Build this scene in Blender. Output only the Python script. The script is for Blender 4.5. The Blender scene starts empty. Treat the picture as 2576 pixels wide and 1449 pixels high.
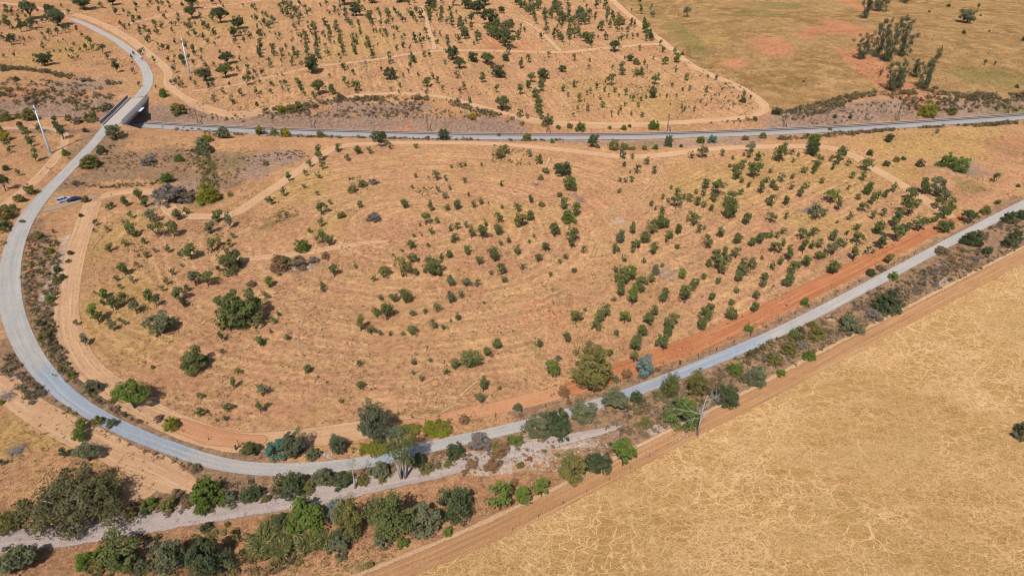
import bpy, math, random
import numpy as np
from mathutils import Vector, Matrix

# ------------------------------------------------------------------ camera
SC = bpy.context.scene
COL = SC.collection
FPX, CX, CY = 1800.0, 1288.0, 724.5          # focal length / centre for a 2576 px wide picture
PITCH, CAMH = math.radians(31.5), 95.0
cam_d = bpy.data.cameras.new('camera'); cam = bpy.data.objects.new('camera', cam_d); COL.objects.link(cam)
cam_d.sensor_width = 36.0; cam_d.lens = 36.0 * FPX / 2576.0
cam_d.clip_start = 1.0; cam_d.clip_end = 20000.0
cam.location = (0, 0, CAMH); cam.rotation_euler = (math.pi / 2 - PITCH, 0, 0)
SC.camera = cam
CP, SP = math.cos(PITCH), math.sin(PITCH)
def ray(px, py):
    px = np.asarray(px, float); py = np.asarray(py, float)
    a = (px - CX) / FPX; b = (py - CY) / FPX
    return np.stack([a, CP - b * SP, -SP - b * CP], -1)

# ------------------------------------------------------------------ sky, sun, exposure
sd = ray(1560, 1340); sd = sd / np.linalg.norm(sd)           # direction the sunlight travels
world = bpy.data.worlds.new('World'); SC.world = world; world.use_nodes = True
wn = world.node_tree; wn.nodes.clear()
sky = wn.nodes.new('ShaderNodeTexSky'); sky.sky_type = 'NISHITA'; sky.sun_disc = False
sky.sun_elevation = math.asin(-sd[2]); sky.sun_rotation = math.atan2(-sd[0], -sd[1])
sky.altitude = 200; sky.air_density = 1.0; sky.dust_density = 1.2
bg = wn.nodes.new('ShaderNodeBackground'); bg.inputs['Strength'].default_value = 0.092
wo = wn.nodes.new('ShaderNodeOutputWorld')
wn.links.new(sky.outputs[0], bg.inputs[0]); wn.links.new(bg.outputs[0], wo.inputs[0])
sun_d = bpy.data.lights.new('sun', 'SUN'); sun_d.energy = 3.5; sun_d.angle = math.radians(0.53); sun_d.color = (1.0, 0.955, 0.89)
sun = bpy.data.objects.new('sun', sun_d); COL.objects.link(sun)
sun.rotation_euler = Vector(sd).to_track_quat('-Z', 'Y').to_euler(); sun.location = (0, 0, 200)
vs = SC.view_settings
vs.view_transform = 'Standard'; vs.look = 'None'; vs.gamma = 1.0; vs.use_curve_mapping = False
vs.exposure = 0.20
SC.cycles.filter_width = 1.05; SC.cycles.max_bounces = 6; SC.cycles.diffuse_bounces = 3; SC.cycles.transparent_max_bounces = 12

RNG = np.random.default_rng(7)
random.seed(11)

# ------------------------------------------------------------------ terrain height
def plane_hit(px, py, z):
    d = ray(px, py); t = (z - CAMH) / d[..., 2]
    return d[..., 0] * t, d[..., 1] * t
# track line: picture x, picture y, rail level, level of the land beyond the far bank
TR = [(-700, 262, -6, .4), (-200, 283, -6, .4), (0, 293, -6, .5), (130, 298, -6, .5), (255, 304.5, -6, .5), (400, 315.5, -5.6, .6), (640, 327, -4.2, 2.6), (900, 335, -2.8, 4.0),
      (1120, 341, -1.8, 3.4), (1288, 343.5, -1.3, 2.6), (1600, 342.5, -1.0, 0.5), (1900, 333, -1.0, 1.2), (2050, 326, -1.0, 4.0), (2200, 317.5, -1.0, 5.0), (2400, 304.5, -1.0, 4.6),
      (2576, 292, -1.0, 4.2), (2900, 268, -1.0, 3)]
_x, _y = plane_hit([t[0] for t in TR], [t[1] for t in TR], np.array([t[2] for t in TR]))
TX = np.linspace(_x[0], _x[-1], 500)
def _smooth(xs, ys, it=14):
    v = np.interp(TX, xs, ys)
    for _ in range(it):
        k = np.ones(15) / 15; p = np.pad(v, 7, mode='edge'); v = np.convolve(p, k, 'valid')
    return v
TY = _smooth(_x, _y, 6); TZ = _smooth(_x, [t[2] for t in TR], 4); TF = _smooth(_x, [t[3] for t in TR], 4)
SLOPE = np.gradient(TY, TX)
TN = np.interp(TX, np.interp([255, 345, 420, 640], [t[0] for t in TR], _x), [1.7, 1.7, 3.4, 4.6])
def vnoise(x, y, seed):
    r = np.random.default_rng(seed); P = r.random((64, 64))
    xi = np.floor(x).astype(int); yi = np.floor(y).astype(int); fx = x - xi; fy = y - yi
    fx = fx * fx * (3 - 2 * fx); fy = fy * fy * (3 - 2 * fy)
    g = lambda a, b: P[a % 64, b % 64]
    return (g(xi, yi) * (1 - fx) + g(xi + 1, yi) * fx) * (1 - fy) + (g(xi, yi + 1) * (1 - fx) + g(xi + 1, yi + 1) * fx) * fy - .5
def sstep(a, b, x):
    t = np.clip((x - a) / (b - a), 0, 1); return t * t * (3 - 2 * t)
MOUNDS = [(-35, 190, 34, 26, 2.6), (95, 185, 45, 30, 1.6), (-100, 150, 30, 30, 1.0), (60, 118, 40, 14, -1.2), (-70, 78, 80, 9, -1.0), (-60, 420, 90, 60, 5.0), (200, 420, 90, 70, 5.0)]
def track_rel(x, y):
    yt = np.interp(x, TX, TY); sl = np.interp(x, TX, SLOPE)
    return (y - yt) / np.sqrt(1 + sl * sl), np.interp(x, TX, TZ), np.interp(x, TX, TF)
def height(x, y):
    x = np.asarray(x, float); y = np.asarray(y, float)
    d, zr, zf = track_rel(x, y)
    zn = vnoise(x / 38., y / 38., 3) * 1.5 + vnoise(x / 90. + 9, y / 90., 5) * 2.0
    for mx, my, sx, sy, a in MOUNDS:
        zn = zn + a * np.exp(-((x - mx) / sx) ** 2 - ((y - my) / sy) ** 2)
    zn = zn * sstep(8, 30, np.abs(d))
    rn = np.clip(-zr * np.interp(x, TX, TN), 3, 40); rf = np.clip((zf - zr) * 1.75, 3, 40)
    near = zr * (1 - sstep(5.0, 5.0 + rn, -d))
    bank = zr + (zf - zr) * np.clip((d - 4.2) / rf, 0, 1) ** .9
    far = bank * (1 - .4 * sstep(20, 120, d))
    return np.where(d < 0, near, far) + zn
def P(px, py):
    """ground point seen at a picture position"""
    px = np.atleast_1d(np.asarray(px, float)); py = np.atleast_1d(np.asarray(py, float))
    d = ray(px, py); tg = np.linspace(.75, 1.25, 241)
    t0 = -CAMH / d[:, 2]; T = t0[:, None] * tg[None, :]
    X = d[:, 0:1] * T; Y = d[:, 1:2] * T; Z = CAMH + d[:, 2:3] * T
    below = (Z - height(X, Y)) <= 0
    i = np.clip(np.argmax(below, 1), 1, 240)
    a = T[np.arange(len(i)), i - 1]; b = T[np.arange(len(i)), i]
    for _ in range(12):
        m = (a + b) / 2; hit = (CAMH + d[:, 2] * m) <= height(d[:, 0] * m, d[:, 1] * m)
        b = np.where(hit, m, b); a = np.where(hit, a, m)
    m = (a + b) / 2
    x, y = d[:, 0] * m, d[:, 1] * m
    return np.stack([x, y, height(x, y)], -1)
def P1(px, py): return P([px], [py])[0]
def mpp(p):                                   # metres per picture pixel at a world point
    return (p[..., 1] * CP + (CAMH - p[..., 2]) * SP) / FPX
def dep(p): return np.arctan2(CAMH - p[..., 2], np.hypot(p[..., 0], p[..., 1]))
def tile(c, r, x, y): return c * 644.2 + x * .25006, r * 362.15 + y * .25006

# ------------------------------------------------------------------ scene helpers
def prop(o, label=None, cat=None, group=None, kind=None):
    if label: o['label'] = label
    if cat: o['category'] = cat
    if group: o['group'] = group
    if kind: o['kind'] = kind
    return o
def empty(name, loc, rz=0., s=(1, 1, 1)):
    o = bpy.data.objects.new(name, None); COL.objects.link(o); o.empty_display_size = .3
    o.location = loc; o.rotation_euler = (0, 0, rz); o.scale = s; return o
def link(name, me, parent=None, mat=None):
    o = bpy.data.objects.new(name, me); COL.objects.link(o)
    if parent is not None: o.parent = parent
    if mat is not None:
        if not me.materials: me.materials.append(mat)
        elif me.materials[0] is not mat:
            o.material_slots[0].link = 'OBJECT'; o.material_slots[0].material = mat
    return o
def np_mesh(name, V, Q, mats=(), midx=None, attrs=None, smooth=False, uv=None):
    """mesh from vertices and faces that all have the same corner count"""
    V = np.asarray(V, np.float32); Q = np.asarray(Q, np.int32); n, k = Q.shape
    me = bpy.data.meshes.new(name); me.vertices.add(len(V)); me.vertices.foreach_set('co', V.ravel())
    me.loops.add(n * k); me.loops.foreach_set('vertex_index', Q.ravel())
    me.polygons.add(n); me.polygons.foreach_set('loop_start', np.arange(0, n * k, k, dtype=np.int32))
    try: me.polygons.foreach_set('loop_total', np.full(n, k, np.int32))
    except Exception: pass
    if midx is not None: me.polygons.foreach_set('material_index', np.asarray(midx, np.int32))
    me.polygons.foreach_set('use_smooth', np.full(n, smooth, bool))
    for m in mats: me.materials.append(m)
    for an, (dom, val) in (attrs or {}).items():
        a = me.attributes.new(an, 'FLOAT', dom); a.data.foreach_set('value', np.asarray(val, np.float32).ravel())
    if uv is not None:
        l = me.uv_layers.new(name='uv'); l.data.foreach_set('uv', np.asarray(uv, np.float32)[Q.ravel()].ravel())
    me.update(calc_edges=True); me.validate(); return me
class MB:
    """collects boxes, bars, tubes into one mesh"""
    def __init__(s): s.v = []; s.f = []
    def add(s, V, F):
        b = len(s.v); s.v += [tuple(p) for p in V]; s.f += [tuple(i + b for i in f) for f in F]; return s
    def box(s, x0, x1, y0, y1, z0, z1, taper=0):
        t = taper
        V = [(x0, y0, z0), (x1, y0, z0), (x1, y1, z0), (x0, y1, z0), (x0 + t, y0 + t, z1), (x1 - t, y0 + t, z1), (x1 - t, y1 - t, z1), (x0 + t, y1 - t, z1)]
        return s.add(V, [(0, 3, 2, 1), (4, 5, 6, 7), (0, 1, 5, 4), (1, 2, 6, 5), (2, 3, 7, 6), (3, 0, 4, 7)])
    def tube(s, pts, radii, n=6, cap=True):
        pts = [Vector(p) for p in pts]; b = len(s.v); N = len(pts)
        for i, p in enumerate(pts):
            t = (pts[min(i + 1, N - 1)] - pts[max(i - 1, 0)]).normalized()
            u = t.orthogonal().normalized() if i == 0 else (u - t * u.dot(t)).normalized()
            w = t.cross(u)
            for k in range(n):
                a = 2 * math.pi * k / n; s.v.append(tuple(p + (u * math.cos(a) + w * math.sin(a)) * radii[i]))
        for i in range(N - 1):
            for k in range(n):
                s.f.append((b + i * n + k, b + i * n + (k + 1) % n, b + (i + 1) * n + (k + 1) % n, b + (i + 1) * n + k))
        if cap:
            s.f.append(tuple(b + k for k in range(n))[::-1]); s.f.append(tuple(b + (N - 1) * n + k for k in range(n)))
        return s
    def prism(s, prof, y0, y1):                # profile in x,z extruded along y
        n = len(prof); V = [(x, y0, z) for x, z in prof] + [(x, y1, z) for x, z in prof]
        return s.add(V, [tuple(range(n)), tuple(range(2 * n - 1, n - 1, -1))] + [(i, i + n, (i + 1) % n + n, (i + 1) % n) for i in range(n)])
    def mesh(s, name, mat, smooth=False):
        me = bpy.data.meshes.new(name); me.from_pydata(s.v, [], s.f)
        if mat: me.materials.append(mat)
        if smooth: me.polygons.foreach_set('use_smooth', [True] * len(me.polygons))
        me.update(); return me
    def build(s, name, mat, parent=None, smooth=False):
        return link(name, s.mesh(name, mat, smooth), parent)

# ------------------------------------------------------------------ materials
class NT:
    def __init__(s, name):
        s.m = bpy.data.materials.new(name); s.m.use_nodes = True; s.t = s.m.node_tree; s.t.nodes.clear(); s._pos = None
    def n(s, t): return s.t.nodes.new('ShaderNode' + t)
    def put(s, sock, v):
        if isinstance(v, bpy.types.NodeSocket): s.t.links.new(v, sock)
        elif v is not None:
            if isinstance(v, (tuple, list)) and len(v) == 3 and sock.type == 'RGBA': v = (*v, 1)
            sock.default_value = v
    def pos(s):
        if s._pos is None: s._pos = s.n('NewGeometry').outputs['Position']
        return s._pos
    def attr(s, name): a = s.n('Attribute'); a.attribute_name = name; return a.outputs['Fac']
    def uv(s): a = s.n('UVMap'); a.uv_map = 'uv'; return a.outputs[0]
    def vmul(s, v, sc, add=(0, 0, 0), rot=0.):
        m = s.n('Mapping'); s.put(m.inputs['Vector'], v); m.inputs['Scale'].default_value = sc; m.inputs['Location'].default_value = add
        m.inputs['Rotation'].default_value = (0, 0, rot); return m.outputs[0]
    def noise(s, scale, detail=3, rough=.55, vec=None, dist=0., color=False):
        k = s.n('TexNoise'); s.put(k.inputs['Vector'], vec if vec is not None else s.pos())
        k.inputs['Scale'].default_value = scale; k.inputs['Detail'].default_value = detail; k.inputs['Roughness'].default_value = rough; k.inputs['Distortion'].default_value = dist
        return k.outputs['Color' if color else 'Fac']
    def vor(s, scale, vec=None, feature='DISTANCE_TO_EDGE', out='Distance', rnd=1.):
        k = s.n('TexVoronoi'); k.feature = feature; s.put(k.inputs['Vector'], vec if vec is not None else s.pos()); k.inputs['Scale'].default_value = scale
        k.inputs['Randomness'].default_value = rnd; return k.outputs[out]
    def math(s, op, a, b=None, c=None, clamp=False):
        k = s.n('Math'); k.operation = op; k.use_clamp = clamp; s.put(k.inputs[0], a); s.put(k.inputs[1], b)
        if c is not None: s.put(k.inputs[2], c)
        return k.outputs[0]
    def vadd(s, a, b):
        k = s.n('VectorMath'); k.operation = 'ADD'; s.put(k.inputs[0], a); s.put(k.inputs[1], b); return k.outputs[0]
    def vscale(s, a, f):
        k = s.n('VectorMath'); k.operation = 'SCALE'; s.put(k.inputs[0], a); s.put(k.inputs['Scale'], f); return k.outputs[0]
    def sm(s, v, a, b, lo=0., hi=1.):
        k = s.n('MapRange'); k.interpolation_type = 'SMOOTHSTEP'; s.put(k.inputs[0], v); s.put(k.inputs[1], a); s.put(k.inputs[2], b)
        s.put(k.inputs[3], lo); s.put(k.inputs[4], hi); return k.outputs[0]
    def mix(s, f, a, b, mode='MIX'):
        k = s.n('Mix'); k.data_type = 'RGBA'; k.blend_type = mode; s.put(k.inputs[0], f); s.put(k.inputs[6], a); s.put(k.inputs[7], b); return k.outputs[2]
    def ramp(s, f, stops):
        k = s.n('ValToRGB'); s.put(k.inputs[0], f); e = k.color_ramp.elements
        while len(e) < len(stops): e.new(.5)
        for q, (p, c) in zip(e, stops): q.position = p; q.color = (*c, 1)
        return k.outputs[0]
    def rnd(s): return s.n('ObjectInfo').outputs['Random']
    def bump(s, h, strength=.5, dist=.1):
        k = s.n('Bump'); k.inputs['Strength'].default_value = strength; k.inputs['Distance'].default_value = dist; s.put(k.inputs['Height'], h); return k.outputs[0]
    def out(s, sh): o = s.n('OutputMaterial'); s.t.links.new(sh, o.inputs['Surface']); return s.m
    def diff(s, col, rough=.9, nrm=None):
        k = s.n('BsdfDiffuse'); s.put(k.inputs['Color'], col); k.inputs['Roughness'].default_value = rough
        if nrm is not None: s.put(k.inputs['Normal'], nrm)
        return k.outputs[0]
    def pbr(s, col, rough=.6, metal=0., nrm=None, spec=.4, coat=0.):
        k = s.n('BsdfPrincipled'); s.put(k.inputs['Base Color'], col); s.put(k.inputs['Roughness'], rough); k.inputs['Metallic'].default_value = metal
        k.inputs['Specular IOR Level'].default_value = spec; k.inputs['Coat Weight'].default_value = coat
        if nrm is not None: s.put(k.inputs['Normal'], nrm)
        return k.outputs[0]
    def fade(s, sh, alpha):
        t = s.n('BsdfTransparent'); k = s.n('MixShader'); s.put(k.inputs[0], alpha); s.t.links.new(t.outputs[0], k.inputs[1]); s.t.links.new(sh, k.inputs[2]); return k.outputs[0]
def simple(name, col, rough=.6, metal=0., var=.15, scale=3., spec=.4, coat=0.):
    k = NT(name); n = k.noise(scale, 4, .6)
    c = k.mix(k.math('MULTIPLY', n, var * 2, clamp=True), col, tuple(v * .55 for v in col))
    return k.out(k.pbr(c, rough, metal, spec=spec, coat=coat))
G = 1.0
def ground_mat(name, A, B, C, tuft, mode):
    k = NT(name)
    big = k.noise(.022, 3, .6); mid = k.noise(.14, 4, .6); fin = k.noise(1.1, 5, .72); vf = k.noise(4.5, 3, .7)
    streak = k.noise(1.0, 3, .6, vec=k.vmul(k.pos(), (.10, .95, .3), rot=.35))
    c = k.mix(k.sm(big, .38, .62), A, B)
    c = k.mix(k.sm(mid, .42, .66), c, C)
    c = k.mix(k.sm(streak, .5, .72, 0, .30), c, tuple(v * 1.22 for v in A))
    edge = k.math('MULTIPLY', k.math('SUBTRACT', k.noise(.22, 7, .78), .5), 1.5)
    def patch(c, an, col, col2, amount=1.):
        f = k.sm(k.math('ADD', k.attr(an), edge), .36, .66, 0, amount)
        return k.mix(f, c, k.mix(k.sm(fin, .35, .65), col, col2))
    if mode == 'main' or mode == 'pasture':
        c = patch(c, 'straw', (.425, .262, .102), (.335, .198, .070), .8)
        c = patch(c, 'rust', (.36, .185, .098), (.27, .145, .075), .8)
        c = patch(c, 'verge', (.285, .178, .112), (.20, .125, .076), .85)
        c = patch(c, 'purple', (.31, .215, .165), (.225, .15, .115), .8)
        c = patch(c, 'green', (.135, .125, .038), (.21, .165, .06), .6)
        c = patch(c, 'red', (.44, .172, .085), (.41, .195, .105), .82)
        c = patch(c, 'pale', (.48, .37, .30), (.38, .28, .215), .85)
    fu = k.math('ADD', k.attr('furrow'), k.math('MULTIPLY', k.noise(.12, 3, .6), 3.))
    wv = k.math('SINE', k.math('MULTIPLY', fu, 2.1)); wv2 = k.math('SINE', k.math('MULTIPLY', fu, .83))
    if mode == 'main':
        fm = k.math('MULTIPLY', k.attr('rows'), k.sm(k.noise(.05, 4, .65), .37, .58, .15, 1.))
        c = k.mix(k.math('MULTIPLY', k.sm(wv, .0, .9, 0, .55), fm), c, (.485, .30, .155))
        c = k.mix(k.math('MULTIPLY', k.sm(wv2, .2, 1., 0, .42), fm), c, (.275, .148, .074))
    # dead weeds: small darker specks, gathered in drifts
    drift = k.sm(k.noise(.09, 3, .6), .42, .66, .12, 1.)
    sp = k.math('MULTIPLY', k.sm(k.noise(1.7, 3, .7), .55, .64), drift)
    c = k.mix(k.math('MULTIPLY', sp, .8), c, tuft)
    c = k.mix(k.sm(k.noise(3.3, 3, .7), .60, .72, 0, .45), c, tuple(min(.75, v * 1.38) for v in C))
    c = k.mix(1.0, c, k.ramp(vf, [(.36, (.62, .61, .60)), (.5, (1, 1, 1)), (.64, (1.3, 1.3, 1.3))]), 'MULTIPLY')
    c = k.mix(1.0, c, k.ramp(k.noise(.8, 5, .75), [(.36, (.70, .68, .66)), (.5, (1, 1, 1)), (.64, (1.2, 1.2, 1.2))]), 'MULTIPLY')
    c = k.mix(1.0, c, k.ramp(k.noise(.05, 5, .7), [(.3, (.86, .85, .85)), (.5, (1, 1, 1)), (.7, (1.12, 1.12, 1.1))]), 'MULTIPLY')
    h = k.math('ADD', k.math('MULTIPLY', fin, .7), k.math('MULTIPLY', vf, .5))
    return k.out(k.diff(c, 1., k.bump(h, .85, .35)))
M = {}
M['ground'] = ground_mat('dry_ground', (.392, .212, .106), (.402, .203, .112), (.425, .246, .114), (.15, .094, .043), 'main')
M['pasture'] = ground_mat('pasture_grass', (.30, .178, .078), (.225, .128, .050), (.37, .222, .10), (.11, .068, .029), 'pasture')
def field_mat():
    k = NT('trampled_field')
    p = k.pos(); wr = k.vscale(k.vadd(k.noise(.8, 3, .6, color=True), (-.5, -.5, -.5)), .8)
    q = k.vadd(p, wr)
    wr2 = k.vscale(k.vadd(k.noise(.06, 4, .6, color=True), (-.5, -.5, -.5)), 16.)
    q2 = k.vadd(q, wr2)
    e1 = k.vor(1.05, k.vmul(q, (.62, 1, 1), rot=.12)); e2 = k.vor(.60, k.vmul(q, (.42, 1, 1), rot=-.3)); e3 = k.vor(.13, k.vmul(q2, (.36, 1, 1), rot=.1)); e4 = k.vor(1.6, k.vmul(q, (.75, 1, 1)))
    e5 = k.vor(.16, k.vmul(q2, (1, .45, 1), rot=.65))
    amt = k.sm(k.noise(.045, 4, .6), .36, .62, .25, 1.)
    l1 = k.math('MULTIPLY', k.sm(e1, .02, .085, .9, 0), amt); l2 = k.sm(e2, .012, .045, .95, 0); l3 = k.sm(e3, .006, .018, 1, 0); l5 = k.sm(e5, .006, .018, .95, 0)
    l4 = k.math('MULTIPLY', k.sm(e4, .02, .14, .7, 0), k.sm(k.noise(.10, 2, .5), .35, .6))
    ln = k.math('MAXIMUM', k.math('MAXIMUM', l1, l2), k.math('MAXIMUM', k.math('MAXIMUM', l3, l5), l4))
    ln = k.math('MULTIPLY', ln, k.sm(k.noise(1.1, 3, .6), .32, .48, .5, 1.))
    big = k.noise(.03, 3, .6); fin = k.noise(1.7, 6, .78); vf = k.noise(5., 3, .75)
    cell = k.vor(1.05, k.vmul(q, (.62, 1, 1), rot=.12), 'F1', 'Color')
    c = k.mix(k.sm(big, .35, .65), (.388, .218, .077), (.44, .258, .094))
    c = k.mix(k.sm(k.noise(.10, 4), .45, .68, 0, .6), c, (.40, .255, .118))
    c = k.mix(.35, c, k.mix(cell, (.24, .136, .050), (.42, .262, .098)))
    c = k.mix(k.sm(fin, .47, .60, 0, .55), c, (.225, .126, .044))
    c = k.mix(k.math('MULTIPLY', k.sm(k.noise(.055, 3), .55, .7), k.sm(fin, .3, .6, 0, .22)), c, (.23, .17, .05))
    st = k.noise(.5, 4, .65, vec=k.vmul(q2, (.12, 1, 1), rot=.12))
    c = k.mix(k.sm(st, .5, .64, 0, .35), c, (.46, .29, .125)); c = k.mix(k.sm(st, .36, .5, .3, 0), c, (.255, .15, .05))
    c = k.mix(k.math('MULTIPLY', k.math('MULTIPLY', ln, k.sm(k.noise(.035, 4, .65), .36, .60, .55, 1.)), .9), c, (.60, .378, .188))
    c = k.mix(1., c, k.ramp(vf, [(.36, (.72, .71, .70)), (.5, (1, 1, 1)), (.64, (1.2, 1.2, 1.2))]), 'MULTIPLY')
    h = k.math('SUBTRACT', k.math('MULTIPLY', fin, .8), ln)
    return k.out(k.diff(c, 1., k.bump(h, .6, .2)))
M['field'] = field_mat()
def track_mat(name, A, B, C, ragged=.35, weeds=None, streaks=.6, soft=.25, blue=None):
    k = NT(name); uv = k.uv()
    s1 = k.noise(1., 3, .6, vec=k.vmul(uv, (1.7, .035, 1))); s2 = k.noise(1., 3, .6, vec=k.vmul(uv, (.9, .03, 1), add=(7, 3, 0)))
    fin = k.noise(3.5, 5, .75); mid = k.noise(.22, 4, .6)
    c = k.mix(k.sm(mid, .4, .62), A, B)
    if blue: c = k.mix(k.sm(k.math('ADD', k.attr('blue'), k.math('MULTIPLY', k.math('SUBTRACT', k.noise(.3, 4, .7), .5), .6)), .35, .65), c, blue)
    c = k.mix(k.sm(s1, .50, .60, 0, streaks), c, C)
    c = k.mix(k.sm(s2, .52, .64, 0, streaks * .6), c, tuple(v * .78 for v in A))
    c = k.mix(1., c, k.ramp(fin, [(.36, (.76, .75, .74)), (.5, (1, 1, 1)), (.64, (1.16, 1.16, 1.16))]), 'MULTIPLY')
    if weeds: c = k.mix(k.sm(k.noise(.8, 5, .7), .56, .66, 0, .8), c, weeds)
    e = k.math('ADD', k.attr('edge'), k.math('MULTIPLY', k.math('SUBTRACT', k.noise(.7, 5, .75), .5), ragged * 2))
    a = k.sm(e, .12, .12 + soft)
    return k.out(k.fade(k.diff(c, 1., k.bump(fin, .5, .12)), a))
M['road'] = track_mat('gravel_road', (.345, .318, .29), (.375, .338, .302), (.43, .40, .365), .16, None, .55, .12, blue=(.265, .295, .335))
M['tan'] = track_mat('tan_dirt', (.455, .268, .146), (.485, .292, .163), (.55, .355, .21))
M['orange'] = track_mat('orange_dirt', (.44, .21, .105), (.46, .232, .118), (.50, .275, .15), .3)
M['redsoil'] = track_mat('red_ploughed_soil', (.365, .138, .060), (.395, .158, .072), (.46, .212, .108), .3, None, .85, .1)
M['sand'] = track_mat('sandy_strip', (.36, .188, .088), (.385, .205, .098), (.46, .27, .14), .16, None, .7, .12)
M['stony'] = track_mat('stony_bed', (.36, .285, .25), (.40, .32, .28), (.47, .39, .355), .6, (.25, .155, .098), .5, .3)
M['path'] = track_mat('trodden_path', (.47, .295, .165), (.455, .285, .158), (.52, .345, .205), .7, None, .4, .5)
M['ballast'] = track_mat('grey_ballast', (.30, .27, .255), (.33, .295, .275), (.37, .335, .315), .2, None, .3, .15)
M['scuff'] = track_mat('scuffed_soil', (.32, .215, .148), (.33, .225, .15), (.39, .29, .22), .7, None, .4, .5)

def leaf_mat(name, dark, light, dry=(.20, .15, .06), dryamt=.05, trans=.30):
    k = NT(name); t = k.attr('tone')
    f = k.math('ADD', k.math('MULTIPLY', t, .72), k.math('MULTIPLY', k.rnd(), .28))
    c = k.ramp(f, [(0., dark), (1., light)])
    c = k.mix(k.sm(t, 1 - dryamt, 1. - dryamt + .01, 0, .8), c, dry)
    d = k.diff(c, .8); tr = k.n('BsdfTranslucent'); k.put(tr.inputs['Color'], k.mix(.5, c, (.16, .2, .03)))
    m = k.n('MixShader'); m.inputs[0].default_value = trans; k.t.links.new(d, m.inputs[1]); k.t.links.new(tr.outputs[0], m.inputs[2])
    return k.out(m.outputs[0])
LM = {
    'shag': leaf_mat('leaf_shaggy', (0.091, 0.085, 0.039), (0.226, 0.201, 0.098), trans=.15),
    'mid': leaf_mat('leaf_mid_green', (0.091, 0.112, 0.039), (0.231, 0.244, 0.086)),
    'grey': leaf_mat('leaf_grey_green', (0.124, 0.133, 0.073), (0.280, 0.276, 0.153)),
    'yel': leaf_mat('leaf_yellow_olive', (0.163, 0.146, 0.047), (0.345, 0.293, 0.098), dryamt=.15),
    'bright': leaf_mat('leaf_bright_green', (0.098, 0.143, 0.029), (0.231, 0.293, 0.065)),
    'dark': leaf_mat('leaf_dark_green', (0.055, 0.073, 0.036), (0.159, 0.185, 0.086)),
    'lime': leaf_mat('leaf_lime', (0.163, 0.176, 0.021), (0.358, 0.345, 0.047)),
    'gold': leaf_mat('leaf_gold', (0.296, 0.232, 0.027), (0.512, 0.395, 0.052)),
    'blue': leaf_mat('leaf_blue_green', (0.147, 0.205, 0.186), (0.264, 0.323, 0.297), dryamt=.02, trans=.1),
    'teal': leaf_mat('leaf_teal', (0.065, 0.142, 0.103), (0.141, 0.238, 0.173), trans=.1),
    'gum': leaf_mat('leaf_gum', (0.082, 0.095, 0.054), (0.171, 0.178, 0.100), trans=.15),
    'brown': leaf_mat('twig_brown', (.13, .085, .055), (.29, .19, .12), dryamt=.3, trans=.05),
    'rusty': leaf_mat('twig_rusty', (0.202, 0.105, 0.059), (0.350, 0.195, 0.104), dryamt=.2, trans=.05),
    'ash': leaf_mat('twig_ash', (.13, .105, .09), (.27, .22, .19), dryamt=.1, trans=.05),
    'scrub': leaf_mat('scrub_olive', (.075, .064, .032), (.195, .155, .075), dry=(0.352, 0.248, 0.145), dryamt=.25, trans=.1),
    'straw': leaf_mat('straw_tuft', (0.351, 0.241, 0.105), (0.649, 0.468, 0.221), dryamt=.2, trans=.1),
    'cane': leaf_mat('cane_leaf', (.115, .125, .040), (.25, .24, .085), dry=(0.570, 0.453, 0.233), dryamt=.15),
}
M['bark'] = simple('bark_grey_brown', (.13, .10, .075), .9, var=.5, scale=6)
M['palebark'] = simple('bark_pale', (.50, .46, .43), .85, var=.35, scale=2)
M['deadwood'] = simple('dead_wood', (.33, .285, .26), .9, var=.4, scale=4)
M['post'] = simple('weathered_post', (.11, .075, .055), .9, var=.3)
M['steel'] = simple('painted_steel', (.50, .535, .59), .45, .3, var=.12, scale=1.5)
M['concrete'] = simple('bridge_concrete', (.42, .385, .35), .85, var=.3, scale=.8)
M['deck'] = simple('bridge_deck_concrete', (.57, .475, .40), .9, var=.25, scale=.7)
M['iron'] = simple('grey_iron', (.23, .25, .28), .6, .3, var=.3, scale=2)
M['darkiron'] = simple('dark_iron', (.07, .08, .10), .6, .3, var=.3)
M['rust'] = simple('rusty_rail', (.16, .085, .06), .55, .5, var=.3)
M['sleeper'] = simple('concrete_sleeper', (.36, .33, .31), .9, var=.3)
M['white'] = simple('white_panel', (.75, .78, .84), .5, var=.08)
M['stone'] = simple('pale_stone', (.52, .46, .41), .9, var=.35, scale=2)
# ------------------------------------------------------------------ ground sheets
def axis(core0, core1, step, far0, far1):
    c = list(np.arange(core0, core1 + .01, step)); s = step; v = core0; lo = []
    while v > far0: s *= 1.35; v -= s; lo.append(v)
    s = step; v = core1; hi = []
    while v < far1: s *= 1.35; v += s; hi.append(v)
    return np.array(lo[::-1] + c + hi)
GX = axis(-400, 400, 1.6, -6000, 6000)
GY = np.concatenate([axis(45, 240, 1.2, -1500, 239)[:-1], axis(240, 620, 2.2, 239.9, 9000)])
GY = np.unique(np.round(GY, 3))
XX, YY = np.meshgrid(GX, GY); gx, gy = XX.ravel(), YY.ravel(); gz = height(gx, gy)
gz = np.where((np.abs(gx) > 700) | (gy > 900), gz * .2, gz)
def pl(pts):                                    # picture polyline -> world polyline
    p = np.array(pts, float); return P(p[:, 0], p[:, 1])
def seg_dist(x, y, pts):
    best = np.full(x.shape, 1e9)
    for a, b in zip(pts[:-1], pts[1:]):
        vx, vy = b[0] - a[0], b[1] - a[1]; L = vx * vx + vy * vy + 1e-9
        t = np.clip(((x - a[0]) * vx + (y - a[1]) * vy) / L, 0, 1)
        best = np.minimum(best, np.hypot(x - a[0] - t * vx, y - a[1] - t * vy))
    return best
near_m = (np.abs(gx) < 520) & (gy > 30) & (gy < 800)
nx, ny = gx[near_m], gy[near_m]
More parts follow.
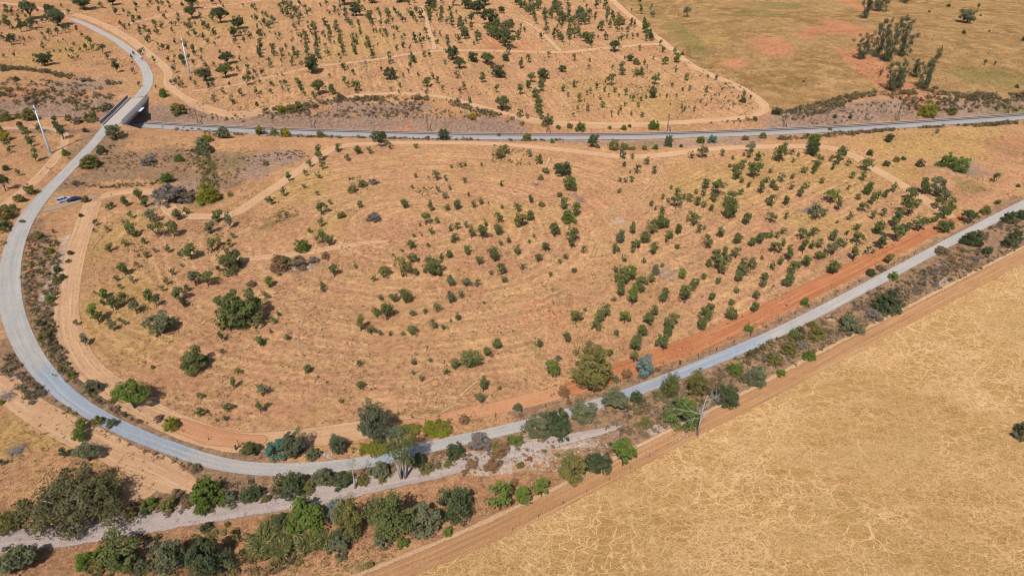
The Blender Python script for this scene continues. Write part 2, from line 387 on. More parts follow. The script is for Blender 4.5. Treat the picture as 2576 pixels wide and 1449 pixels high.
ATT = {k: np.zeros(len(gx), np.float32) for k in ('straw', 'rust', 'verge', 'purple', 'green', 'red', 'pale')}
def blob(an, x, y, rx, ry, s=1.):
    p = P1(x, y); m = mpp(p); a = rx * m; b = ry * m / math.sin(dep(p))
    dn = np.hypot((nx - p[0]) / a, (ny - p[1]) / b)
    v = np.clip(1 - .5 * dn, 0, 1) * s; w = ATT[an][near_m]; ATT[an][near_m] = np.maximum(w, v)
def strip(an, pts, r, s=1.):
    dn = seg_dist(nx, ny, pl(pts)) / r
    v = np.clip(1 - .5 * dn, 0, 1) * s; w = ATT[an][near_m]; ATT[an][near_m] = np.maximum(w, v)
for a in [(300, 590, 70, 60), (290, 770, 90, 70), (350, 860, 110, 60, .9), (760, 470, 90, 60, .9), (830, 560, 60, 40, .8), (1290, 545, 90, 40, .8), (1150, 700, 70, 30, .7), (1800, 470, 150, 60, .9), (1960, 420, 120, 40),
          (2100, 440, 120, 50), (2060, 560, 120, 50, .8), (2330, 370, 160, 30), (2480, 350, 90, 25), (2250, 430, 60, 25), (1770, 100, 90, 20, .7), (60, 1090, 130, 50), (330, 1150, 60, 40, .9), (2400, 540, 90, 40, .8),
          (1500, 225, 150, 50, .7), (1650, 260, 100, 30, .8), (900, 110, 150, 60, .7), (560, 60, 120, 40, .7), (150, 130, 120, 50, .7), (1000, 300, 0.1, .1)]: blob('straw', *a)
for a in [(1290, 1230, 150, 50), (1150, 1270, 120, 30), (480, 1230, 90, 20), (620, 1320, 120, 40), (150, 1400, 120, 40), (1050, 1200, 90, 20), (1450, 1090, 80, 30), (560, 560, 80, 40, .8), (1250, 330, 90, 20, .9), (1300, 300, 60, 12, .9),
          (2540, 370, 60, 20), (450, 400, 60, 20, .8)]: blob('rust', *a)
strip('rust', [(300, 1395), (600, 1370), (900, 1340), (1150, 1300), (1300, 1250), (1500, 1170), (1620, 1110)], 6, .95)
strip('verge', [(85, 560), (72, 640), (70, 710), (85, 800), (120, 880), (170, 950), (240, 1010), (330, 1060), (430, 1105), (540, 1140), (620, 1150)], 3.2)
strip('verge', [(105, 600), (110, 680), (105, 760), (120, 840)], 3.6)
strip('verge', [(0, 870), (50, 940), (110, 995), (180, 1040), (260, 1080), (360, 1125), (470, 1165), (560, 1195), (640, 1205)], 2.6)
strip('verge', [(270, 345), (240, 380), (280, 420), (330, 400), (420, 390), (500, 400), (600, 410)], 9)
strip('verge', [(180, 460), (260, 440), (350, 430), (450, 440), (560, 460)], 7)
strip('verge', [(1300, 1045), (1450, 1015), (1550, 975), (1700, 930), (1900, 850), (2100, 752), (2300, 650), (2450, 570), (2560, 500)], 2.2)
strip('verge', [(1480, 1095), (1600, 1060), (1750, 995), (1900, 925), (2050, 845), (2200, 765), (2350, 690), (2500, 610), (2576, 570)], 7.5)
strip('verge', [(350, 1275), (500, 1250), (700, 1225), (900, 1200), (1100, 1160), (1300, 1110)], 3.5, .9)
strip('verge', [(0, 335), (150, 330), (260, 330)], 3, .9)
strip('purple', [(-60, 262), (100, 270), (260, 278), (400, 300)], 6.5)
strip('purple', [(390, 285), (600, 306), (800, 312), (1000, 318), (1290, 328)], 5.5, .9)
strip('purple', [(1950, 315), (2080, 295), (2250, 275), (2400, 280), (2576, 275)], 6, .95)
strip('purple', [(650, 335), (900, 345), (1290, 352), (1500, 358), (1700, 362), (1900, 352)], 4.2, .9)
strip('purple', [(850, 268), (950, 272), (1060, 270)], 5, .8)
for a in [(690, 400, 75, 22), (640, 432, 50, 16), (445, 490, 55, 40), (2420, 420, 50, 18), (1680, 690, 30, 20, .9), (200, 215, 120, 18, .8), (740, 670, 70, 18, .9)]: blob('purple', *a)
for a in [(2490, 195, 80, 15, 1.4), (1905, 34, 50, 9, 1.3), (1960, 16, 50, 8, 1.3), (1725, 95, 28, 42, 1.05), (1760, 130, 30, 20, .8), (2440, 470, 32, 18, .95), (1090, 1040, 45, 14, .9), (930, 1420, 70, 14), (1400, 745, 60, 50, .62), (1620, 370, 70, 22, .66),
          (1340, 880, 40, 50, .6), (2540, 280, 60, 14, .8), (1640, 20, 30, 16, .7), (600, 400, 30, 40, .7), (500, 510, 60, 20, .7), (2100, 320, 60, 8, .7), (680, 560, 60, 30, .62)]: blob('green', *a)
strip('green', [(500, 355), (530, 400), (520, 450), (510, 500)], 3, .75)
for a in [(268, 56, 40, 9), (60, 20, 60, 6), (240, 65, 40, 12), (2130, 70, 30, 24, 1.3), (2160, 15, 22, 16, 1.3), (2210, 185, 40, 44, 1.35), (2075, 75, 50, 9, 1.25), (1940, 112, 45, 18, 1.1), (1850, 160, 34, 9, 1.15), (1960, 130, 40, 10, 1.), (2030, 90, 30, 8, 1.), (1250, 95, 40, 50, .8), (1320, 120, 40, 20, .75),
          (2265, 215, 40, 16), (2180, 140, 20, 20, .9), (1420, 135, 40, 12, .7), (60, 228, 60, 10, .8), (1600, 392, 80, 8, .7), (1360, 790, 140, 80, .62), (1150, 720, 90, 50, .52), (1480, 500, 60, 70, .58), (700, 830, 90, 40, .5), (1250, 560, 80, 40, .5), (1750, 760, 120, 40, .5), (1000, 330, 90, 12, .62), (240, 300, 50, 12, .6), (2550, 360, 60, 20, .6)]: blob('red', *a)
strip('red', [(80, 600), (74, 660), (80, 720), (84, 770)], 1.1, .95)
for a in [(1270, 1150, 130, 16), (1400, 1115, 100, 14), (1230, 1180, 70, 14), (1660, 1080, 45, 14, .9), (1690, 1100, 30, 12), (2250, 790, 40, 14, .8), (2080, 800, 30, 10, .6), (1555, 555, 18, 8, .9), (2380, 710, 30, 12, .8), (650, 330, 60, 5, .8)]: blob('pale', *a)
strip('pale', [(168, 595), (158, 640), (135, 700), (112, 750), (95, 775)], 1.3, .95)
strip('pale', [(400, 318), (640, 334), (760, 342)], 3.0, .8)

def inside(x, y, poly):
    r = np.zeros(x.shape, bool); n = len(poly)
    for i in range(n):
        x0, y0 = poly[i][:2]; x1, y1 = poly[(i + 1) % n][:2]
        c = ((y0 > y) != (y1 > y)) & (x < (x1 - x0) * (y - y0) / (y1 - y0 + 1e-12) + x0); r ^= c
    return r
ATT['furrow'] = np.zeros(len(gx), np.float32); ATT['rows'] = np.zeros(len(gx), np.float32)
c0 = P1(1060, 560); c1 = P1(1560, 600)
left_ring = np.hypot((gx - c0[0]), (gy - c0[1]) * 1.25); right_rows = gx * .80 - gy * .60 + 25 * np.sin(gy / 60.)
mixf = sstep(c1[0] - 8, c1[0] + 8, gx - (gy - c1[1]) * .35)
dtr, _, _ = track_rel(gx, gy)
ATT['furrow'][:] = np.where(dtr > 0, gx * .97 + gy * .24, left_ring * (1 - mixf) + right_rows * mixf)
SANDY = [(2760, 540), (2576, 641), (2450, 707), (2300, 787), (2150, 866), (2000, 946), (1850, 1025), (1700, 1102), (1550, 1180), (1400, 1258), (1250, 1330), (1100, 1396), (980, 1445), (860, 1495), (700, 1560)]
TRK_R = [(1922, 268), (1900, 246), (1850, 216), (1780, 185), (1732, 160), (1690, 125), (1640, 85), (1590, 45), (1545, 5), (1500, -35)]
w_plant = [tuple(p[:2]) for p in pl([(240, 510), (400, 495), (440, 545), (590, 545), (850, 375), (1080, 365), (1400, 380), (1660, 395), (2080, 375), (2390, 550), (2050, 715), (1560, 920), (1440, 965), (1060, 1055), (600, 1100), (350, 1010), (210, 890), (180, 760), (205, 600)])]
w_hill = [tuple(p[:2]) for p in pl([(440, 235), (600, 285), (900, 236), (1100, 240), (1330, 298), (1550, 310), (1900, 285), (1780, 190), (1690, 130), (1540, 5), (1500, -30), (300, -30), (320, 90), (400, 150)])]
ATT['rows'][:] = np.where(inside(gx, gy, w_plant), 1., np.where(inside(gx, gy, w_hill), .8, 0.))
w_field = [tuple(p[:2]) for p in pl(SANDY)] + [(-20, 40), (-20, -400), (2000, -400), (2000, 300)]
hedge_r = [(1957, 293), (2082, 262), (2182, 238), (2332, 233), (2457, 243), (2576, 240), (2800, 232)]
w_past = [tuple(p[:2]) for p in pl(TRK_R[::-1])] + [tuple(p[:2]) for p in pl(hedge_r)] + [(3000, 600), (3000, 6000), (60, 6000), (60, 900)]
ny_, nx_ = len(GY), len(GX)
I = np.arange(ny_ * nx_).reshape(ny_, nx_)
Q = np.stack([I[:-1, :-1], I[:-1, 1:], I[1:, 1:], I[1:, :-1]], -1).reshape(-1, 4)
V = np.stack([gx, gy, gz], -1); fc = V[Q].mean(1)
inF = inside(fc[:, 0], fc[:, 1], w_field); inP = inside(fc[:, 0], fc[:, 1], w_past) & ~inF
def sheet(name, sel, mat):
    q = Q[sel]; u, inv = np.unique(q.ravel(), return_inverse=True)
    me = np_mesh(name, V[u], inv.reshape(-1, 4), [mat], attrs={k: ('POINT', v[u]) for k, v in ATT.items()}, smooth=True)
    return prop(link(name, me), kind='structure')
prop(sheet('ground', ~inF & ~inP, M['ground']), 'dry tan grassland around the plantation, roads and railway')
prop(sheet('grazing_field', inF, M['field']), 'golden dry field criss-crossed by pale animal paths')
prop(sheet('pasture', inP, M['pasture']), 'brown olive hillside pasture with bare red patches')

def gheight(x, y):                              # height of the sheet itself (bilinear on the grid)
    x = np.asarray(x, float); y = np.asarray(y, float); Z = gz.reshape(ny_, nx_)
    i = np.clip(np.searchsorted(GX, x) - 1, 0, nx_ - 2); j = np.clip(np.searchsorted(GY, y) - 1, 0, ny_ - 2)
    u = (x - GX[i]) / (GX[i + 1] - GX[i]); v = (y - GY[j]) / (GY[j + 1] - GY[j])
    return (Z[j, i] * (1 - u) + Z[j, i + 1] * u) * (1 - v) + (Z[j + 1, i] * (1 - u) + Z[j + 1, i + 1] * u) * v

# ------------------------------------------------------------------ roads, tracks, paths
def resample(pts, step):
    pts = np.asarray(pts, float)
    q = [pts[0]]; p = np.vstack([2 * pts[0] - pts[1], pts, 2 * pts[-1] - pts[-2]])
    for i in range(1, len(p) - 2):
        for t in np.linspace(0, 1, 9)[1:]:
            q.append(.5 * ((2 * p[i]) + (-p[i - 1] + p[i + 1]) * t + (2 * p[i - 1] - 5 * p[i] + 4 * p[i + 1] - p[i + 2]) * t * t + (-p[i - 1] + 3 * p[i] - 3 * p[i + 1] + p[i + 2]) * t ** 3))
    q = np.array(q); s = np.concatenate([[0], np.cumsum(np.linalg.norm(np.diff(q[:, :2], axis=0), axis=1))])
    n = max(3, int(s[-1] / step)); ss = np.linspace(0, s[-1], n)
    return np.stack([np.interp(ss, s, q[:, k]) for k in range(q.shape[1])], -1), ss
_off = [0]
def ribbon(name, pts, width, mat, label, step=1.2, nlat=9, extra=None, taper=True, world=False, blue=None):
    w = np.array(pts, float) if world else pl(pts)
    c, s = resample(w[:, :2], step)
    if np.ndim(width): 
        if len(width) == len(w): sw = np.concatenate([[0], np.cumsum(np.linalg.norm(np.diff(w[:, :2], axis=0), axis=1))]); sw *= s[-1] / sw[-1]
        else: sw = np.linspace(0, s[-1], len(width))
        width = np.interp(s, sw, width)
    else: width = np.full(len(s), float(width))
    t = np.gradient(c, axis=0); t /= np.linalg.norm(t, axis=1)[:, None] + 1e-9; nrm = np.stack([-t[:, 1], t[:, 0]], -1)
    u = np.linspace(-1, 1, nlat); lat = u[None, :] * width[:, None] / 2
    xy = c[:, None, :] + nrm[:, None, :] * lat[..., None]
    off = .045 + .0042 * _off[0]; _off[0] += 1
    z = gheight(xy[..., 0], xy[..., 1]) + off
    n = len(s); Ix = np.arange(n * nlat).reshape(n, nlat)
    q = np.stack([Ix[:-1, :-1], Ix[1:, :-1], Ix[1:, 1:], Ix[:-1, 1:]], -1).reshape(-1, 4)[:, ::-1]
    endf = np.minimum(1, np.minimum(s, s[-1] - s) / 3.)[:, None] if taper else np.ones((n, 1))
    edge = (1 - np.abs(u))[None, :] * np.minimum(1., width[:, None] / 4) * 2
    edge = np.minimum(edge, 1) * endf
    at = {'edge': ('POINT', edge)}
    if blue is not None:
        sb = np.concatenate([[0], np.cumsum(np.linalg.norm(np.diff(w[:, :2], axis=0), axis=1))]); sb *= s[-1] / sb[-1]
        at['blue'] = ('POINT', np.repeat(np.interp(s, sb, blue)[:, None], nlat, 1))
    uvv = np.stack([lat, np.repeat(s[:, None], nlat, 1)], -1).reshape(-1, 2)
    me = np_mesh(name, np.concatenate([xy, z[..., None]], -1).reshape(-1, 3), q, [M[mat]], attrs=at, smooth=True, uv=uvv)
    return prop(link(name, me), label, kind='structure')
ROAD_FAR = [(-60, 17), (0, 22), (60, 28), (120, 37), (180, 49), (215, 62), (250, 80), (300, 108), (340, 140), (364, 172), (373, 200), (366, 225), (350, 245)]
ROAD = [(282, 311), (262, 330), (235, 362), (200, 400), (160, 441), (122, 480), (90, 518), (62, 560), (40, 610), (28, 660), (24, 710), (29, 770), (46, 830), (76, 890), (115, 943), (160, 988), (215, 1028), (280, 1064), (350, 1097),
        (420, 1124), (490, 1149), (560, 1168), (640, 1179), (720, 1181), (800, 1177), (880, 1168), (960, 1155), (1080, 1125), (1160, 1107), (1250, 1087), (1340, 1065), (1430, 1040), (1520, 1011), (1600, 983), (1690, 949),
        (1770, 917), (1850, 884), (1950, 840), (2050, 790), (2150, 738), (2250, 685), (2350, 631), (2450, 578), (2520, 543), (2600, 503), (2760, 425)]
FIRE = [(235, 505), (215, 560), (195, 620), (180, 680), (170, 740), (168, 800), (178, 850), (202, 900), (238, 942), (290, 982), (350, 1022), (430, 1062), (520, 1096), (600, 1112), (700, 1108), (800, 1098), (900, 1083), (1000, 1068)]
ribbon('firebreak_track', FIRE, 6.2, 'tan', 'wide tan ploughed firebreak curving inside the gravel road', nlat=13)
ribbon('firebreak_track', [(900, 1085), (1060, 1063), (1150, 1046), (1250, 1026), (1350, 1002), (1440, 975), (1480, 965)], [3, 4, 4.6, 4.8], 'orange', 'orange stretch of firebreak left of the tall roadside tree', nlat=11)
ribbon('firebreak_track', [(420, 1055), (520, 1094), (600, 1108), (680, 1106)], [3.5, 5, 3], 'orange', 'short orange stretch of firebreak beside the road bend', nlat=9)
ribbon('ploughed_strip', [(1420, 985), (1490, 962), (1560, 935), (1640, 905), (1750, 865), (1850, 822), (1950, 775), (2050, 725), (2150, 675), (2250, 625), (2330, 585), (2400, 552), (2450, 530)], [5.2, 6.0, 6.0, 5.8, 5.2, 2.6], 'redsoil', 'freshly ploughed red soil strip beside the young oaks', nlat=13)
ribbon('dirt_track', [(236, 500), (290, 487), (350, 481), (395, 490), (418, 512), (440, 538), (510, 545), (580, 540), (620, 520), (680, 480), (730, 445), (790, 405), (850, 371), (950, 362), (1080, 360), (1250, 363), (1400, 376), (1500, 388), (1580, 395),
                     (1660, 391), (1750, 380), (1850, 372), (1980, 369), (2080, 372), (2150, 395), (2200, 425), (2260, 460), (2320, 500), (2400, 552)], [6, 5, 5, 5, 4.6, 5, 6, 6, 5], 'tan', 'dirt track rounding the upper edge of the plantation', nlat=11)
ribbon('dirt_track', [(570, 662), (620, 652), (680, 646), (760, 638), (850, 622), (920, 612), (990, 606)], [3.4, 3.6, 3, 2], 'tan', 'short dirt track across the plantation past brown bushes', nlat=9)
ribbon('dirt_track', [(-60, 570), (0, 524), (60, 480), (110, 432), (145, 392), (163, 360), (160, 338), (120, 322), (50, 323), (-40, 324)], [4.5, 4.5, 4, 3.6, 3], 'tan', 'rutted dirt track beside the near grey power pole', nlat=9)
ribbon('dirt_track', [(-60, 2), (0, 8), (120, 25), (215, 45), (285, 76), (340, 110), (385, 145), (420, 178), (425, 215), (470, 250), (530, 278), (600, 290), (680, 276), (780, 258), (900, 241), (1010, 236), (1100, 243), (1180, 262), (1250, 281), (1330, 301),
                     (1430, 312), (1550, 314), (1700, 309), (1850, 298), (1908, 287)] + TRK_R, [6, 7, 7, 6.5, 4.5, 4.5, 4.2, 4.5, 5, 5, 5, 5.5, 6], 'tan', 'long dirt track on the hillside above the railway', nlat=9)
ribbon('dirt_track', [(265, 78), (330, 60), (400, 42), (520, 20), (640, 4), (760, -8)], 4, 'tan', 'dirt track climbing away from the road at top left', nlat=7)
ribbon('dirt_track', [(470, 232), (600, 213), (700, 190), (800, 168), (950, 150), (1080, 131), (1250, 129), (1400, 133), (1500, 125), (1650, 112), (1700, 130)], [3, 3.5, 3.5, 4.5, 6, 5], 'tan', 'straight dirt track across the middle of the hillside', nlat=7)
ribbon('dirt_track', [(1060, 15), (1072, 50), (1080, 80), (1092, 112), (1090, 128)], 3.4, 'path', 'twin-rut track running down between the hillside rows', nlat=7)
ribbon('dirt_track', [(1260, 50), (1310, 53), (1345, 70), (1380, 100), (1412, 132)], 3.5, 'path', 'pale curved track beside the red bare slope', nlat=7)
ribbon('sandy_track', SANDY, [5.4, 5.2, 4.8, 4.6, 4.4, 4.4], 'sand', 'sandy brown track edging the trampled golden field', nlat=13)
ribbon('sandy_track', [(-60, 905), (0, 955), (60, 1015), (150, 1068), (240, 1112), (310, 1148), (365, 1180), (384, 1210), (345, 1238), (270, 1250)], [5, 6, 6.5, 7, 6, 5], 'tan', 'sandy track looping back below the road bend', nlat=11)
ribbon('sandy_patch', [(300, 1150), (370, 1175), (430, 1205), (500, 1235)], [4, 8, 7, 3], 'tan', 'bare sandy patch beside the road at lower left', nlat=9)
ribbon('stony_track', [(-120, 1372), (0, 1363), (120, 1352), (250, 1335), (400, 1309), (550, 1284), (700, 1261), (850, 1237), (960, 1213), (1080, 1188), (1180, 1164), (1300, 1135), (1420, 1106), (1500, 1088), (1580, 1068)], [5.6, 5.6, 5.4, 5.2, 5.0, 4.6, 4.2, 3.4, 1.4], 'stony', 'disused stony track bed among the roadside trees', nlat=11)
ribbon('bare_patch', [(95, 530), (150, 520), (210, 500), (260, 492)], [6, 5, 5, 4], 'scuff', 'scuffed turnout where the cars are parked', nlat=9)
BLUE_AT = {(115, 943): .62, (160, 988): 1., (215, 1028): 1., (280, 1064): 1., (350, 1097): .95, (420, 1124): .8, (490, 1149): .45, (960, 1155): .75, (1080, 1125): .4, (1520, 1011): .45, (1600, 983): .85, (1690, 949): .95, (1770, 917): .95, (1850, 884): .8, (1950, 840): .4}
BL = [BLUE_AT.get(q, .22 if q[0] < 120 else .06) for q in ROAD]
ribbon('gravel_road', ROAD, [4.9, 4.4, 4.3, 4.4, 4.6, 4.8, 5.2, 5.4, 5.6, 5.6, 5.6, 5.5, 5.3, 5.0, 4.5, 4.0, 3.6, 3.4] + [3.4] * 10 + [3.3] * (len(ROAD) - 31) + [3.6, 3.8, 4.0], 'road', 'pale grey gravel road looping round the plantation', nlat=11, taper=False, blue=BL)
ribbon('gravel_road', ROAD_FAR[:6], 5.0, 'orange', 'reddish dirt road entering at top left', nlat=9)
ribbon('gravel_road', ROAD_FAR[4:], [4.4, 4.8, 5.0, 5.0], 'road', 'grey gravel road curving down to the bridge', nlat=11, taper=False, blue=[.1] * len(ROAD_FAR[4:]))
def tp(c, r, *xy): return [tile(c, r, xy[i], xy[i + 1]) for i in range(0, len(xy), 2)]
for pts, w, lab in [
    (tp(1, 2, 590, -20, 630, 110, 520, 260, 440, 420, 450, 640, 600, 800, 850, 900, 1200, 935, 1600, 915, 1950, 860), .9, 'faint trodden path curving below the big holm oak'),
    (tp(1, 2, 480, 320, 680, 300, 900, 258, 1200, 218, 1500, 230, 1800, 150, 1950, 110), .9, 'faint path running right across the plantation'),
    (tp(2, 1, 0, 1370, 120, 1325, 220, 1300, 310, 1250, 350, 1190, 400, 1110, 520, 1010), 1.1, 'sandy footpath bending between young oaks'),
    (tp(1, 1, 900, 1000, 1080, 1015, 1180, 1060, 1330, 1070), .9, 'faint path continuing from the short dirt track'),
    (tp(2, 1, 920, 810, 935, 720, 1000, 670, 1120, 620, 1300, 500, 1450, 330, 1530, 180), 1.3, 'old wheel ruts crossing the open middle of the plantation'),
    (tp(0, 1, 1050, 640, 1075, 760, 1060, 870, 960, 1010, 880, 1120), 1.0, 'thin path beside the firebreak at left'),
    (tp(0, 1, 1300, 640, 1420, 720, 1560, 840, 1700, 980, 1850, 1085, 2050, 1200, 2200, 1250), 1.0, 'footpath descending through the left saplings'),
    (tp(2, 0, 470, 950, 540, 1040, 600, 1120, 610, 1220), 1.6, 'short pale path dropping to the railway track'),
    (tp(2, 1, 385, 120, 340, 230, 300, 330), 1.6, 'narrow gully path beside dark reeds'),
    (tp(1, 2, 1300, 1330, 1700, 1300, 1900, 1240, 2150, 1000, 2350, 860), 1.2, 'faint wheel path near the lower firebreak')]:
    ribbon('footpath', pts, w, 'path', lab, nlat=5)
# ploughing marks on the firebreak: pale wheel lines
for k, o in enumerate((-1.7, -.6, 1.1, 2.0)):
    w = pl(FIRE[:12]); t = np.gradient(w[:, :2], axis=0); t /= np.linalg.norm(t, axis=1)[:, None]
    c = w[:, :2] + np.stack([-t[:, 1], t[:, 0]], -1) * o
    ribbon('wheel_rut', c, .55, 'path', ['pale wheel rut at the outer edge of the tan firebreak', 'second pale wheel rut from the firebreak outer edge', 'third pale wheel rut across the tan firebreak', 'pale wheel rut at the inner edge of the firebreak'][k], nlat=5, world=True)
w = pl(SANDY)
for k, (o, ww) in enumerate(((-2.2, 1.7), (.5, .45))):
    t = np.gradient(w[:, :2], axis=0); t /= np.linalg.norm(t, axis=1)[:, None]
    ribbon('wheel_rut', w[:, :2] + np.stack([-t[:, 1], t[:, 0]], -1) * o, ww, 'path', ['pale sandy lip between the track and the golden field', 'pale wheel line along the middle of the sandy track'][k], nlat=5, world=True)

KEEP_OFF = [(pl(ROAD[:15]), 3.8), (pl(ROAD[14:]), 2.7), (pl(ROAD_FAR), 3.6), (pl(FIRE), 3.2), (pl(SANDY), 2.8)]
def clear_of_roads(x, y, f=1.):
    ok = np.ones(len(x), bool)
    for q, r in KEEP_OFF: ok &= seg_dist(x, y, q) > r * f
    return ok & ~inside(x, y, w_field)
# ------------------------------------------------------------------ railway
def track_xy(off, x0, x1, step):
    xs = np.arange(x0, x1, step); ys = np.interp(xs, TX, TY); sl = np.interp(xs, TX, SLOPE); n = np.sqrt(1 + sl * sl)
    return np.stack([xs - sl / n * off, ys + off / n], -1)
RX0, RX1 = -330., 420.
ribbon('ballast_bed', track_xy(-1.0, RX0, RX1, 6), 8.6, 'ballast', 'grey ballast bed of the single railway line', step=2.4, nlat=11, world=True, taper=False)
rail_root = prop(empty('railway_track', (0, 0, 0)), 'single railway track with brown rails crossing the whole view', 'railway')
def sweep(name, off, prof, z0, mat, parent):
    c = track_xy(off, RX0, RX1, 3.0); t = np.gradient(c, axis=0); t /= np.linalg.norm(t, axis=1)[:, None]; nn = np.stack([-t[:, 1], t[:, 0]], -1)
    mid = track_xy(0., RX0, RX1, 3.0); z = gheight(mid[:, 0], mid[:, 1]) + z0; k = len(prof)
    V = np.concatenate([np.concatenate([c + nn * a, (z + b)[:, None]], 1)[:, None, :] for a, b in prof], 1).reshape(-1, 3)
    n = len(c); Ix = np.arange(n * k).reshape(n, k)
    q = np.stack([Ix[:-1], np.roll(Ix, -1, 1)[:-1], np.roll(Ix, -1, 1)[1:], Ix[1:]], -1).reshape(-1, 4)
    return link(name, np_mesh(name, V, q, [mat]), parent)
bedprof = [(-2.4, 0.), (-1.5, .35), (1.5, .35), (2.4, 0.)]
sweep('ballast_ridge', 0., bedprof, .16, M['sleeper'], rail_root)
for o in (-.84, .84): sweep('rail', o, [(-.15, 0.), (-.09, .20), (.09, .22), (.15, 0.)], .52, M['rust'], rail_root)
mb = MB(); cs = track_xy(0., RX0, RX1, .75); sl = np.interp(cs[:, 0], TX, SLOPE)
zz = np.interp(cs[:, 0], *(lambda m: (m[:, 0], gheight(m[:, 0], m[:, 1])))(track_xy(0., RX0, RX1, 3.0))) + .49
for (x, y), z, s in zip(cs, zz, sl):
    a = math.atan(s); ca, sa = math.cos(a), math.sin(a)
    V8 = [(x + ca * u - sa * v, y + sa * u + ca * v, z + w) for w in (0, .07) for u, v in ((-.13, -1.3), (.13, -1.3), (.13, 1.3), (-.13, 1.3))]
    mb.add(V8, [(4, 5, 6, 7), (0, 1, 5, 4), (1, 2, 6, 5), (2, 3, 7, 6), (3, 0, 4, 7)])
o = mb.build('sleepers', M['sleeper'], rail_root); o['kind'] = 'stuff'

def mast_proto():
    r = empty('catenary_mast', (0, 0, 0))
    b = MB()
    for dx in (-.16, .16): b.tube([(dx, 0, 0), (dx, 0, 7.6)], [.07, .055], 5)
    for i in range(9): b.tube([(-.16, 0, .4 + i * .8), (.16, 0, .8 + i * .8)], [.03, .03], 4)
    b.build('post', M['darkiron'], r)
    MB().tube([(0, 0, 6.9), (0, -3.2, 7.3)], [.05, .04], 5).tube([(0, 0, 5.6), (0, -3.1, 6.2)], [.05, .04], 5).build('cantilever_arm', M['iron'], r)
    MB().tube([(0, -.2, 6.0), (0, -.9, 6.05)], [.09, .09], 6).build('insulator', M['rust'], r)
    MB().tube([(1.6, .6, 0), (1.1, .35, 1.1), (.9, .2, 1.9)], [.16, .13, .1], 6).build('stay_anchor', M['post'], r)
    MB().box(-.45, .45, -.45, .45, -.3, .25, .06).build('footing', M['concrete'], r)
    return r
def copy_thing(root):
    r = root.copy(); COL.objects.link(r)
    for ch in list(root.children):
        c = ch.copy(); COL.objects.link(c); c.parent = r
        for g in list(ch.children):
            d = g.copy(); COL.objects.link(d); d.parent = c
    return r
mp = mast_proto()
MASTS = [(207, 301.5, 'thin railway mast left of the bridge'), (492, 317, 'railway mast first right of the bridge'), (780, 327.5, 'railway mast second right of the bridge'), (1074, 334.5, 'railway mast above the lone oak by the rails'),
         (1376, 335, 'railway mast left of the green hedges by the line'), (1679, 330, 'railway mast near the end of the green hedges'), (1974, 322.5, 'pale railway mast below the track corner'),
         (2262, 309, 'railway mast beside the yellow-green bank bush'), (2540, 291, 'rightmost railway mast leaning over the line')]
for i, (x, y, lab) in enumerate(MASTS):
    r = mp if i == 0 else copy_thing(mp)
    p = P1(x, y); d, zr, zf = track_rel(p[0], p[1])
    c = track_xy(3.1, p[0] - .1, p[0] + .05, .1)[0]
    r.location = (c[0], c[1], float(gheight(c[0], c[1])) + .05); r.rotation_euler = (0, 0, math.atan(float(np.interp(c[0], TX, SLOPE))))
    prop(r, lab, 'mast', 'masts along the railway')

# ------------------------------------------------------------------ road bridge over the railway
bA = np.array([*plane_hit(282, 313, .25), .25]); bB = np.array([*plane_hit(347, 248.5, .6), .6])
ax = Vector((bB[0] - bA[0], bB[1] - bA[1])); BL_ = ax.length; ang = math.atan2(ax.y, ax.x)
zA, zB = .12, .55
br = prop(empty('road_bridge', (bA[0], bA[1], 0), ang), 'narrow concrete road bridge with grey lattice railings over the railway', 'bridge')
L = BL_; W2 = 4.3
def lerpz(x): return zA + (zB - zA) * x / L
def slab(name, x0, x1, y0, y1, t0, t1, mat, parent=br):
    V8 = []
    for dz in (t0, t1):
        for x, y in ((x0, y0), (x1, y0), (x1, y1), (x0, y1)): V8.append((x, y, lerpz(x) + dz))
    return MB().add(V8, [(0, 3, 2, 1), (4, 5, 6, 7), (0, 1, 5, 4), (1, 2, 6, 5), (2, 3, 7, 6), (3, 0, 4, 7)]).build(name, mat, parent)
slab('deck', -1.0, L + 1.0, -W2, W2, -.75, .12, M['deck'])
for y in (-W2 + .15, W2 - .45): slab('girder', 0, L, y, y + .3, -1.7, -.752, M['iron'])
for y in (-1.6, 1.3): slab('girder', 0, L, y, y + .3, -1.6, -.752, M['iron'])
